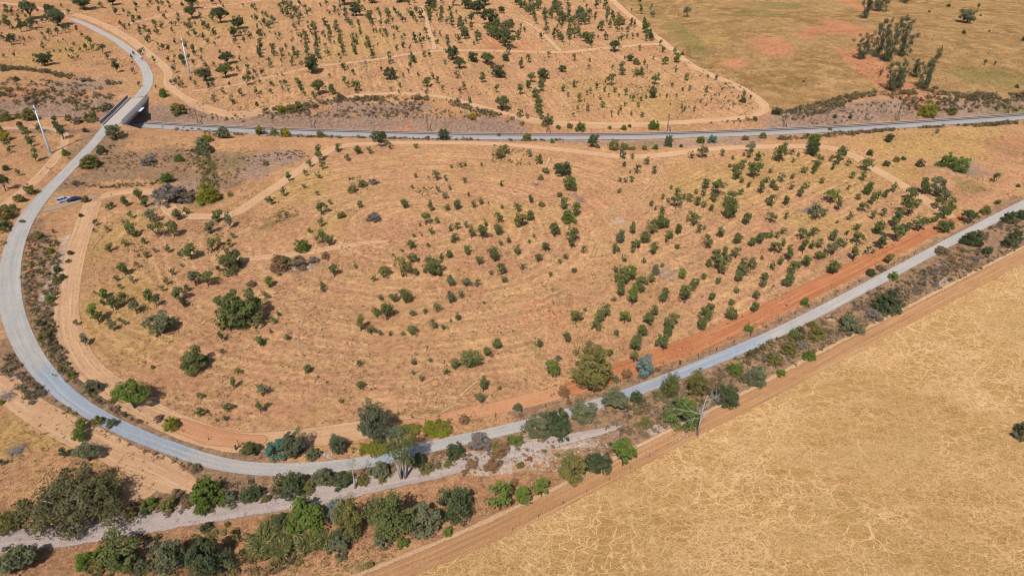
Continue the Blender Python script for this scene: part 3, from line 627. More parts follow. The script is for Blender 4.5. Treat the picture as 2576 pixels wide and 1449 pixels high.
for s in (-1, 1):
    y0 = s * (W2 - 1.25)
    slab('kerb', -.8, L + .8, min(y0, y0 + s * .18), max(y0, y0 + s * .18), .122, .40, M['darkiron'])
    slab('walkway', -.8, L + .8, min(y0 + s * .182, s * (W2 - .3)), max(y0 + s * .182, s * (W2 - .3)), .122, .34, M['concrete'])
    rl = None
    n = 18; yr = s * (W2 - .12)
    top = slab('railing', -.5, L + .5, yr - .07, yr + .07, 1.62, 1.74, M['steel' if s > 0 else 'iron'])
    slab('lower_rail', -.5, L + .5, yr - .05, yr + .05, .50, .58, M['iron'], top)
    for i in range(n + 1):
        x = -.3 + (L + .6) * i / n
        slab('railing_post', x - .06, x + .06, yr - .06, yr + .06, -.3, 1.615, M['iron'], top)
    lt = MB()
    for i in range(n):
        xa = -.3 + (L + .6) * i / n; xb = -.3 + (L + .6) * (i + 1) / n; xm = (xa + xb) / 2
        for a, b, za, zb_ in ((xa, xm, .58, 1.6), (xm, xb, 1.6, .58), (xa, xm, 1.6, .58), (xm, xb, .58, 1.6)):
            lt.tube([(a, yr, lerpz(a) + za), (b, yr, lerpz(b) + zb_)], [.045, .045], 4)
    lt.build('lattice', M['iron'], top)
    if s > 0:
        k = NT('graffiti_plate'); nn = k.noise(1.1, 3, .6); v = k.vor(.9, None, 'F1', 'Color')
        c = k.mix(k.sm(nn, .44, .58), (.24, .26, .29), (.10, .19, .52)); c = k.mix(k.sm(k.noise(2.3, 3), .55, .66), c, (.55, .62, .74))
        M['graff'] = k.out(k.pbr(c, .6))
        for i in range(n):
            xa = -.3 + (L + .6) * i / n + .08; xb = -.3 + (L + .6) * (i + 1) / n - .08
            V8 = [(x, yr + .08 + dy, lerpz(x) + z) for dy in (0, .03) for x, z in ((xa, .6), (xb, .6), (xb, 1.58), (xa, 1.58))]
            pnl = MB().add(V8, [(0, 1, 2, 3), (7, 6, 5, 4), (0, 4, 5, 1), (1, 5, 6, 2), (2, 6, 7, 3), (3, 7, 4, 0)]).build('panel', M['graff'] if 5 <= i <= 9 else M['iron'], top)
            if i == 7: pnl['label'] = 'railing panel sprayed with blue and white paint'
for x0, x1 in ((2.5, 4.0), (L - 4.0, L - 2.5)):
    MB().box(x0, x1, -W2 + .4, W2 - .4, -9, min(lerpz(x0), lerpz(x1)) - 1.72).build('abutment', M['concrete'], br)
for x0, x1 in ((-1.4, 2.48), (L - 2.48, L + 1.4)):
    MB().box(x0, x1, -W2 + .02, W2 - .02, -7, min(lerpz(x0), lerpz(x1)) - .76).build('abutment', M['concrete'], br)
xm = L * .58
slab('overhead_line_shield', xm - 2.6, xm + 2.6, -W2 - 1.7, -W2 - .05, -.5, -.42, M['white'])

# ------------------------------------------------------------------ power poles
def pole(x, y, h, r0, r1, label, ax_ang):
    p = P1(x, y); r = prop(empty('power_pole', p, ax_ang), label, 'pole', 'tall pale power poles')
    MB().tube([(0, 0, -.3), (0, 0, h * .12), (0, 0, h)], [r0, r0 * .97, r1], 12).build('shaft', M['steel'], r, True)
    MB().tube([(0, 0, -.2), (0, 0, .35)], [r0 + .35, r0 + .3], 12).build('footing', M['concrete'], r)
    MB().tube([(0, 0, h * .118), (0, 0, h * .125)], [r0 * 1.06, r0 * 1.06], 12).build('collar', M['darkiron'], r)
    for z, w in ((h * .985, 1.3), (h * .945, 1.0)):
        a = MB().box(-w, w, -.09, .09, z - .08, z + .08).build('crossarm', M['iron'], r)
        for sx in (-1, 1):
            MB().tube([(sx * (w - .12), 0, z - .08), (sx * (w - .12), 0, z - .6)], [.11, .11], 6).build('insulator', M['darkiron'], a)
    MB().box(-.5, -.1, -.35, .35, h * .90, h * .945).build('switch_box', M['darkiron'], r)
pole(127, 387, 18.0, .42, .19, 'tall pale grey power pole on the left beside the rutted track', .4)
pole(477, 187, 17.0, .42, .22, 'tall white power pole on the hillside above the bridge', .4)

# ------------------------------------------------------------------ parked cars
paint_w = simple('silver_white_paint', (.60, .64, .74), .25, .1, var=.05, spec=.6, coat=.5)
paint_b = simple('dark_blue_paint', (.008, .02, .045), .35, .1, var=.05, spec=.4, coat=.3)
glass = simple('car_glass', (.012, .02, .06), .08, 0, var=.05, spec=.8)
tyre = simple('tyre_rubber', (.02, .02, .022), .85, var=.2); rim = simple('wheel_rim', (.45, .47, .5), .35, .7, var=.1)
inner = simple('car_interior', (.035, .015, .03), .8, var=.3); redl = simple('red_lamp', (.45, .02, .02), .25, var=.1); lampg = simple('clear_lamp', (.75, .78, .8), .15, var=.05)
def car(x, y, rz, paint, kind, label, sc):
    p = P1(x, y); r = prop(empty('car', p, rz, (sc, sc, sc)), label, 'car')
    suv = kind == 'suv'; W = .9
    # side profile, x forward, z up, lofted over three widths so the sides tumble home
    low = [(-2.15, .35), (-2.22, .6), (-2.2, .95), (-2.1, 1.02), (1.1, 1.0), (1.9, .88), (2.18, .72), (2.22, .45), (2.1, .3)] if suv else \
          [(-2.15, .3), (-2.25, .55), (-2.2, .86), (-1.6, .95), (1.0, .93), (1.8, .80), (2.2, .62), (2.22, .4), (2.1, .26)]
    def loft(prof, ws):
        n = len(prof); V = []
        for wy, inset in ws:
            for a, b in prof: V.append((a * (1 - inset), wy, b - inset * .3))
        F = [tuple(range(n))[::-1], tuple(range((len(ws) - 1) * n, len(ws) * n))]
        for k in range(len(ws) - 1):
            for i in range(n): F.append((k * n + i, k * n + (i + 1) % n, (k + 1) * n + (i + 1) % n, (k + 1) * n + i))
        m = MB(); m.add(V, F); return m
    body = loft(low, [(-W, .06), (-W * .96, 0), (W * .96, 0), (W, .06)]).build('body', paint, r)
    if suv: cab = [(-2.12, 1.0), (-2.0, 1.58), (-1.8, 1.66), (.15, 1.64), (.5, 1.5), (1.15, 1.0)]
    else: cab = [(-1.75, .93), (-1.0, 1.36), (-.6, 1.44), (.2, 1.42), (.5, 1.33), (1.15, .93)]
    V = []; n = len(cab)
    for s in (-1, 1):
        for a, b in cab: V.append((a, s * (W * .95 - (b - .95) * .28), b))
    MB().add(V, [tuple(range(n))[::-1], tuple(range(n, 2 * n))] + [(i, (i + 1) % n, n + (i + 1) % n, n + i) for i in range(n)]).build('cabin', glass, r)
    if suv:
        MB().box(-1.95, .2, -.62, .62, 1.655, 1.70, .03).build('roof', paint, r)
        for s in (-1, 1):
            for xx in (-1.3, -.35, .45):
                zt = 1.6 if xx < .3 else 1.42
                MB().add([(xx - .05, s * .88, 1.0), (xx + .05, s * .88, 1.0), (xx + .05, s * .72, zt), (xx - .05, s * .72, zt), (xx - .05, s * .83, .99), (xx + .05, s * .83, .99), (xx + .05, s * .67, zt), (xx - .05, s * .67, zt)],
                         [(0, 1, 2, 3), (7, 6, 5, 4), (0, 4, 5, 1), (2, 6, 7, 3), (1, 5, 6, 2), (3, 7, 4, 0)]).build('pillar', paint, r)
            MB().tube([(-1.7, s * .58, 1.75), (.1, s * .58, 1.74)], [.03, .03], 5).build('roof_rail', rim, r)
        tg = MB().add([(-1.95, -.68, 1.66), (-1.95, .68, 1.66), (-2.95, .66, 1.98), (-2.95, -.66, 1.98), (-1.95, -.68, 1.72), (-1.95, .68, 1.72), (-2.95, .66, 2.05), (-2.95, -.66, 2.05)],
                      [(0, 1, 2, 3), (7, 6, 5, 4), (0, 4, 5, 1), (1, 5, 6, 2), (2, 6, 7, 3), (3, 7, 4, 0)]).build('tailgate', paint, r)
        tg['label'] = 'rear door lifted wide open'
        MB().box(-2.16, -2.09, -.62, .62, .75, 1.5).build('boot_opening', inner, r)
        MB().box(-2.24, -2.165, -.3, .15, .9, 1.2, .01).build('boot_load', redl, r)
    else:
        MB().box(-.75, .25, -.60, .60, 1.425, 1.46, .04).build('roof', paint, r)
    for s in (-1, 1):
        for xx in (-1.35, 1.38):
            w = MB().tube([(xx, s * .70, .34), (xx, s * .93, .34)], [.34, .34], 14).build('wheel', tyre, r)
            MB().tube([(xx, s * .90, .34), (xx, s * .945, .34)], [.2, .19], 10).build('rim', rim, w)
        MB().box(2.10, 2.235, s * .68 - .17, s * .68 + .17, .58, .72, .01).build('headlight', lampg, r)
        MB().box(-2.26, -2.1, s * .74 - .1, s * .74 + .1, .7, .95, .01).build('tail_light', redl, r)
        MB().box(.75, .92, s * 1.0 - .09, s * 1.0 + .09, .98, 1.12, .02).build('mirror', paint, r)
    MB().box(-2.3, -2.2, -.8, .8, .36, .58, .01).build('bumper', paint, r); MB().box(2.14, 2.3, -.8, .8, .32, .52, .01).build('bumper', paint, r)
c1 = P1(166, 506); 
car(163, 506, math.radians(52), paint_w, 'suv', 'silver white estate car with its rear door raised', .88)
car(187, 505.5, math.radians(40 + 180), paint_b, 'sedan', 'dark blue car parked beside the silver white one', .9)

# ------------------------------------------------------------------ fences
def fence(pts, step, label, h=1.25, rad=.07):
    w = pl(pts); c, s = resample(w[:, :2], step); z = gheight(c[:, 0], c[:, 1])
    r = prop(empty('wire_fence', (c[0][0], c[0][1], z[0])), label, 'fence')
    me = MB().tube([(0, 0, -.2), (0, 0, h)], [rad, rad * .85], 5).mesh('post', M['post'])
    wire = [MB(), MB()]
    for (x, y), zz in zip(c, z):
        o = link('post', me, r); o.location = (x - c[0][0], y - c[0][1], zz - z[0]); o.rotation_euler = (random.uniform(-.08, .08), random.uniform(-.08, .08), random.random() * 6)
        o.scale = (1, 1, random.uniform(.85, 1.15))
    for hh in (.5, 1.0):
        MB().tube([(x - c[0][0], y - c[0][1], zz - z[0] + hh) for (x, y), zz in zip(c, z)], [.008] * len(c), 3).build('wire', M['darkiron'], r)
fence([(1180, 1060), (1330, 1035), (1430, 1008)], 4.2, 'post fence along the orange firebreak left of the tall tree')
fence([(1560, 962), (1640, 938), (1720, 912), (1850, 862), (2000, 792), (2150, 718), (2300, 640)], 4.6, 'post fence between the red ploughed strip and gravel road')
fence([(1290, 1335), (1420, 1268), (1560, 1195), (1680, 1122)], 4.2, 'post fence along the sandy track below the dead tree', .9, .05)
fence([(1420, 139), (1500, 132), (1560, 125), (1660, 116)], 4.5, 'post fence beside the straight hillside track')
fence([(600, 1118), (520, 1106), (440, 1078), (380, 1050), (300, 1012)], 5, 'post fence inside the lower road bend', 1.1, .06)
for x, y, lab in [(1711, 917, 'thick dark gate post with a pale top by the red strip'), (594, 1131, 'lone dark post beside the road bend')]:
    p = P1(x, y); r = prop(empty('gate_post', p), lab, 'post')
    MB().tube([(0, 0, -.2), (0, 0, 1.35)], [.2, .18], 8).build('shaft', M['post'], r); MB().tube([(0, 0, 1.352), (0, 0, 1.46)], [.19, .12], 8).build('cap', M['stone'], r)
# ------------------------------------------------------------------ plants: building blocks
def unit(v): return v / (np.linalg.norm(v, axis=-1, keepdims=True) + 1e-9)
def cards(rng, C, N, S, aspect=.62):
    """leaf sprays: small folded quads at C facing N"""
    n = len(C); r = unit(rng.normal(size=(n, 3))); t = unit(np.cross(N, r)); b = np.cross(N, t)
    S = np.asarray(S)[:, None]; t = t * S * .5; b = b * S * .5 * aspect; up = N * S * .12
    V = np.stack([C - t - b * .5 + up, C + b - t * .1, C + t * 1.05 - b * .1 + up, C - b + t * .15], 1).reshape(-1, 3)
    return V, np.arange(n * 4).reshape(n, 4)
def crown_pts(rng, nc, nl, rx, ry, z0, z1, rc, shape='round', fill=.35):
    """clumps of leaf positions inside a crown; returns leaf centres, normals, tone, clump centres"""
    d = unit(rng.normal(size=(nc, 3))); rr = fill + (1 - fill) * rng.random(nc) ** .5
    cz, hz = (z0 + z1) / 2, (z1 - z0) / 2
    k1, k2, p1, p2 = rng.integers(2, 4), rng.integers(3, 6), rng.random() * 6.28, rng.random() * 6.28; an = np.arctan2(d[:, 1], d[:, 0])
    rr = rr * (1 + .17 * np.sin(k1 * an + p1) + .12 * np.sin(k2 * an + p2 + 2 * d[:, 2]))
    ce = d * rr[:, None]
    if shape == 'dome': ce[:, 2] = np.abs(ce[:, 2]) * 1.75 - .8
    if shape == 'cone':
        k = np.clip(1.15 - .45 * (ce[:, 2] + 1), .3, 1.2); ce[:, 0] *= k; ce[:, 1] *= k
    if shape == 'umbrella': ce[:, 2] = ce[:, 2] * .55 + .35 * (1 - (ce[:, 0] ** 2 + ce[:, 1] ** 2))
    ce = ce * np.array([rx - rc * .75, ry - rc * .75, hz - rc * .55]) + np.array([0, 0, cz])
    cr = rc * (.55 + .95 * rng.random(nc) ** 1.5)
    e = unit(rng.normal(size=(nc, nl, 3)) + np.array([0, 0, .35])); q = cr[:, None, None] * (.55 + .5 * rng.random((nc, nl, 1)) ** .6)
    pts = ce[:, None, :] + e * q * np.array([1, 1, .8])
    nr = unit(e + .5 * unit(ce - np.array([0, 0, cz - hz * .5]))[:, None, :] + .75 * rng.normal(size=(nc, nl, 3)))
    tone = np.clip(.48 + .26 * rng.normal(size=(nc, 1)) + .2 * rng.normal(size=(nc, nl)), 0, 1)
    P_ = pts.reshape(-1, 3); keep = P_[:, 2] > .015
    return P_[keep], nr.reshape(-1, 3)[keep], tone.reshape(-1)[keep], ce
def crown_mesh(name, seed, nc, nl, ls, w=1., h=1., z0=.15, rc=.22, shape='round', fill=.35, lop=.12, aspect=.62):
    rng = np.random.default_rng(seed)
    C, N, T, ce = crown_pts(rng, nc, nl, w / 2, w / 2, z0, h, rc, shape, fill)
    sh = rng.normal(size=2) * lop * w; f = np.clip((C[:, 2:3] - z0) / (h - z0), 0, 1) ; C[:, :2] += sh * (f - .4)
    ce[:, :2] += sh * (np.clip((ce[:, 2:3] - z0) / (h - z0), 0, 1) - .4)
    V_, Q_ = cards(rng, C, N, ls * (.6 + .8 * rng.random(len(C))), aspect)
    me = np_mesh(name, V_, Q_, [LM['mid']], attrs={'tone': ('FACE', T)})
    return me, ce, (V_, Q_, T)
def wood_mesh(name, seed, ce, r0, nl, fork=.3, stems=1, mat='bark', top=.6):
    rng = np.random.default_rng(seed + 500); mb = MB(); idx = rng.permutation(len(ce))[:nl]
    for s in range(stems):
        fx = np.array([rng.normal() * .03, rng.normal() * .03, fork]) + (np.array([math.cos(s * 2.1), math.sin(s * 2.1), 0]) * .07 if stems > 1 else 0)
        b0 = np.array([fx[0] * .3, fx[1] * .3, -.03])
        mb.tube([b0, (b0 + fx) / 2 + rng.normal(size=3) * [.015, .015, 0], fx], [r0 * 1.25, r0, r0 * .85], 6)
        for i in idx[s::stems]:
            e = ce[i]; m = (fx + e) / 2 + np.array([rng.normal() * .03, rng.normal() * .03, -.04])
            mb.tube([fx, m, e], [r0 * .62, r0 * .4, r0 * .14], 5)
    return mb.mesh(name, M[mat], True)
PR = {}
def proto(kind, n, mk):
    PR[kind] = [mk(i) for i in range(n)]
def mk_sap(i):
    w = [1, .9, 1.1, .8][i % 4]; rng = random.Random(i)
    c, ce, raw = crown_mesh('sapling_crown', 100 + i, 12 + i % 5 * 2, 34, .125, w, 1.12 + .1 * (i % 3), [.22, .14, .30][i % 3], .165 + .03 * (i % 2), ['round', 'round', 'umbrella', 'cone'][i % 4], .45, .16)
    return c, wood_mesh('sapling_trunk', 100 + i, ce, .030, 6, .26, 1 + (i % 3 == 1)), raw
def mk_oak(i):
    c, ce, raw = crown_mesh('oak_crown', 200 + i, 40, 74, .062, 1., .86 + .06 * (i % 3), .13, .118, 'umbrella' if i % 3 == 2 else 'round', .42, .07)
    return c, wood_mesh('oak_trunk', 200 + i, ce, .042, 12, .25), raw
def mk_dome(i):
    c, ce, raw = crown_mesh('bush_crown', 300 + i, 46, 58, .066, 1., .74 + .07 * (i % 3), .0, .112, 'dome', .5, .08)
    return c, wood_mesh('bush_stems', 300 + i, ce, .022, 8, .08, 2), raw
def mk_tall(i):
    c, ce, raw = crown_mesh('tall_crown', 400 + i, 84, 66, .050, 1., 1.38 + .1 * (i % 2), .10, .12, 'round', .45, .05)
    return c, wood_mesh('tall_trunk', 400 + i, ce, .040, 14, .35), raw
def mk_gum(i):
    rng = np.random.default_rng(600 + i); C = []; N = []; T = []; mb = MB()
    for s in range(5 + i % 3):
        a = rng.random() * 6.28; top = np.array([math.cos(a) * (.14 + .30 * rng.random()), math.sin(a) * (.14 + .3 * rng.random()), .62 + .38 * rng.random()])
        b = np.array([math.cos(a) * .02, math.sin(a) * .02, -.02]); m = (b + top) / 2 + rng.normal(size=3) * [.03, .03, 0]
        mb.tube([b, m, top], [.014, .010, .004], 5)
        for q in range(7):
            t = .16 + .86 * (q / 6.); ctr = b * (1 - t) + top * t + rng.normal(size=3) * [.10, .10, .03]
            mb.tube([b * (1 - t * .85) + top * t * .85, ctr], [.005, .002], 4)
            r = (.085 + .07 * rng.random()) * (1.25 - .4 * t); e = unit(rng.normal(size=(58, 3))); C.append(ctr + e * r * rng.random((58, 1)) ** .5 * [1, 1, .62]); N.append(unit(e + rng.normal(size=(58, 3)) * [1, 1, .4])); T.append(np.clip(.5 + .2 * rng.normal() + .2 * rng.normal(size=58), 0, 1))
    C = np.concatenate(C); N = np.concatenate(N); T = np.concatenate(T)
    V_, Q_ = cards(rng, C, N * [1, 1, .5], .055 * (.6 + .8 * rng.random(len(C))), .4)
    return np_mesh('gum_crown', V_, Q_, [LM['gum']], attrs={'tone': ('FACE', T)}), mb.mesh('gum_trunks', M['bark'], True), (V_, Q_, T)
def branches(mb, rng, p, d, l, r, depth, spread=.55, droop=0.):
    q = [np.array(p, float)]; n = 4
    for k in range(n):
        d = unit(d + rng.normal(size=3) * .16 + np.array([0, 0, droop])); q.append(q[-1] + d * l / n)
    mb.tube(q, [r * (1 - .5 * k / n) for k in range(n + 1)], 5 if depth > 1 else 4)
    if depth > 0:
        for k in range(3 + (depth > 1)):
            t = int(rng.integers(2, n + 1)); branches(mb, rng, q[t], unit(d + rng.normal(size=3) * spread), l * (.5 + .25 * rng.random()), r * .48, depth - 1, spread, droop)
def mk_dead(i):
    rng = np.random.default_rng(700 + i); mb = MB()
    for s in range(2 + i % 3): branches(mb, rng, (0, 0, -.02), unit(np.array([rng.normal() * .5, rng.normal() * .5, 1])), .42, .011, 3, .7)
    return None, mb.mesh('dead_branches', M['deadwood'], True), None
def mk_cane(i):
    rng = np.random.default_rng(800 + i); n = 240; V_ = []; T = []
    for k in range(n):
        a = rng.random() * 6.28; r = .28 * rng.random() ** .5; b = np.array([math.cos(a) * r, math.sin(a) * r, 0]); lean = (.12 + .3 * rng.random()); h = .6 + .4 * rng.random()
        dv = np.array([math.cos(a + rng.normal() * .5), math.sin(a + rng.normal() * .5), 0]); sd_ = np.cross(dv, [0, 0, 1]); w = .014 + .010 * rng.random()
        q = [b + dv * lean * t ** 2 + np.array([0, 0, h * (t - .28 * t ** 3)]) for t in (0, .35, .7, 1.)]
        for u in range(3):
            V_ += [q[u] - sd_ * w, q[u] + sd_ * w, q[u + 1] + sd_ * w * (.9 - .4 * u / 2), q[u + 1] - sd_ * w * (.9 - .4 * u / 2)]; T.append(rng.random())
        for u in range(4):
            t = .3 + .17 * u; c = b + dv * lean * t ** 2 + np.array([0, 0, h * (t - .28 * t ** 3)]); ld = unit(rng.normal(size=3) + [0, 0, .2]); ls = np.cross(ld, [0, 0, 1.]) * .016
            V_ += [c - ls, c + ls, c + ld * .13 + ls * .4 - [0, 0, .03], c + ld * .13 - ls * .4 - [0, 0, .03]]; T.append(rng.random())
    V_ = np.array(V_); Q_ = np.arange(len(V_)).reshape(-1, 4)
    return np_mesh('cane_leaves', V_, Q_, [LM['cane']], attrs={'tone': ('FACE', np.array(T))}), None, (V_, Q_, np.array(T))
proto('sap', 12, mk_sap); proto('oak', 6, mk_oak); proto('dome', 6, mk_dome); proto('tall', 3, mk_tall); proto('gum', 5, mk_gum); proto('dead', 4, mk_dead); proto('cane', 2, mk_cane)

# ------------------------------------------------------------------ plants: where they stand
# tile column, tile row: x, y of the foot, width, kind   (letters: see KIND)
KIND = {  # proto, leaf, name, noun phrase, category, height factor, foot shift
    's': ('sap', 'mid', 'young_oak', 'small green young oak', 'tree'), 'g': ('sap', 'grey', 'young_oak', 'greyish green young oak', 'tree'), 'y': ('sap', 'yel', 'young_oak', 'yellowish olive young oak', 'tree'),
    'l': ('sap', 'bright', 'young_oak', 'bright green young oak', 'tree'), 'd': ('sap', 'dark', 'young_oak', 'dark green young oak', 'tree'),
    'D': ('oak', 'dark', 'holm_oak', 'dark green holm oak', 'tree'), 'O': ('oak', 'mid', 'holm_oak', 'mid green spreading oak', 'tree'), 'G': ('oak', 'grey', 'holm_oak', 'grey green spreading oak', 'tree'), 'K': ('oak', 'bright', 'holm_oak', 'bright green spreading oak', 'tree'),
    'm': ('dome', 'mid', 'holm_oak', 'full round green holm oak', 'tree'),
    'b': ('dome', 'bright', 'bush', 'rounded bright green bush', 'bush'), 'B': ('dome', 'dark', 'bush', 'rounded dark green bush', 'bush'), 'V': ('dome', 'grey', 'bush', 'rounded grey green bush', 'bush'), 'v': ('dome', 'yel', 'bush', 'olive yellow bush', 'bush'),
    'Y': ('dome', 'lime', 'bush', 'lime yellow bush', 'bush'), 'A': ('dome', 'gold', 'bush', 'golden yellow broom bush', 'bush'), 'n': ('dome', 'brown', 'bush', 'dry brown bush', 'bush'), 'r': ('dome', 'rusty', 'bush', 'rusty brown bush', 'bush'), 'a': ('dome', 'ash', 'bush', 'dry ash grey bush', 'bush'),
    't': ('tall', 'mid', 'tall_tree', 'tall leafy tree', 'tree'), 'T': ('tall', 'yel', 'tall_tree', 'tall olive green tree', 'tree'), 'U': ('tall', 'gum', 'tall_tree', 'tall grey green gum tree', 'tree'), 'u': ('tall', 'blue', 'tall_tree', 'blue grey gum tree', 'tree'), 'w': ('dome', 'teal', 'bush', 'teal green gum bush', 'bush'), 'q': ('dome', 'blue', 'bush', 'blue grey bush', 'bush'),
    'e': ('gum', 'gum', 'eucalyptus', 'slender many-stemmed eucalyptus', 'tree'), 'x': ('dead', None, 'dead_tree', 'bare dead grey tree', 'tree'), 'c': ('cane', 'cane', 'giant_cane', 'clump of arching giant cane', 'cane clump')}
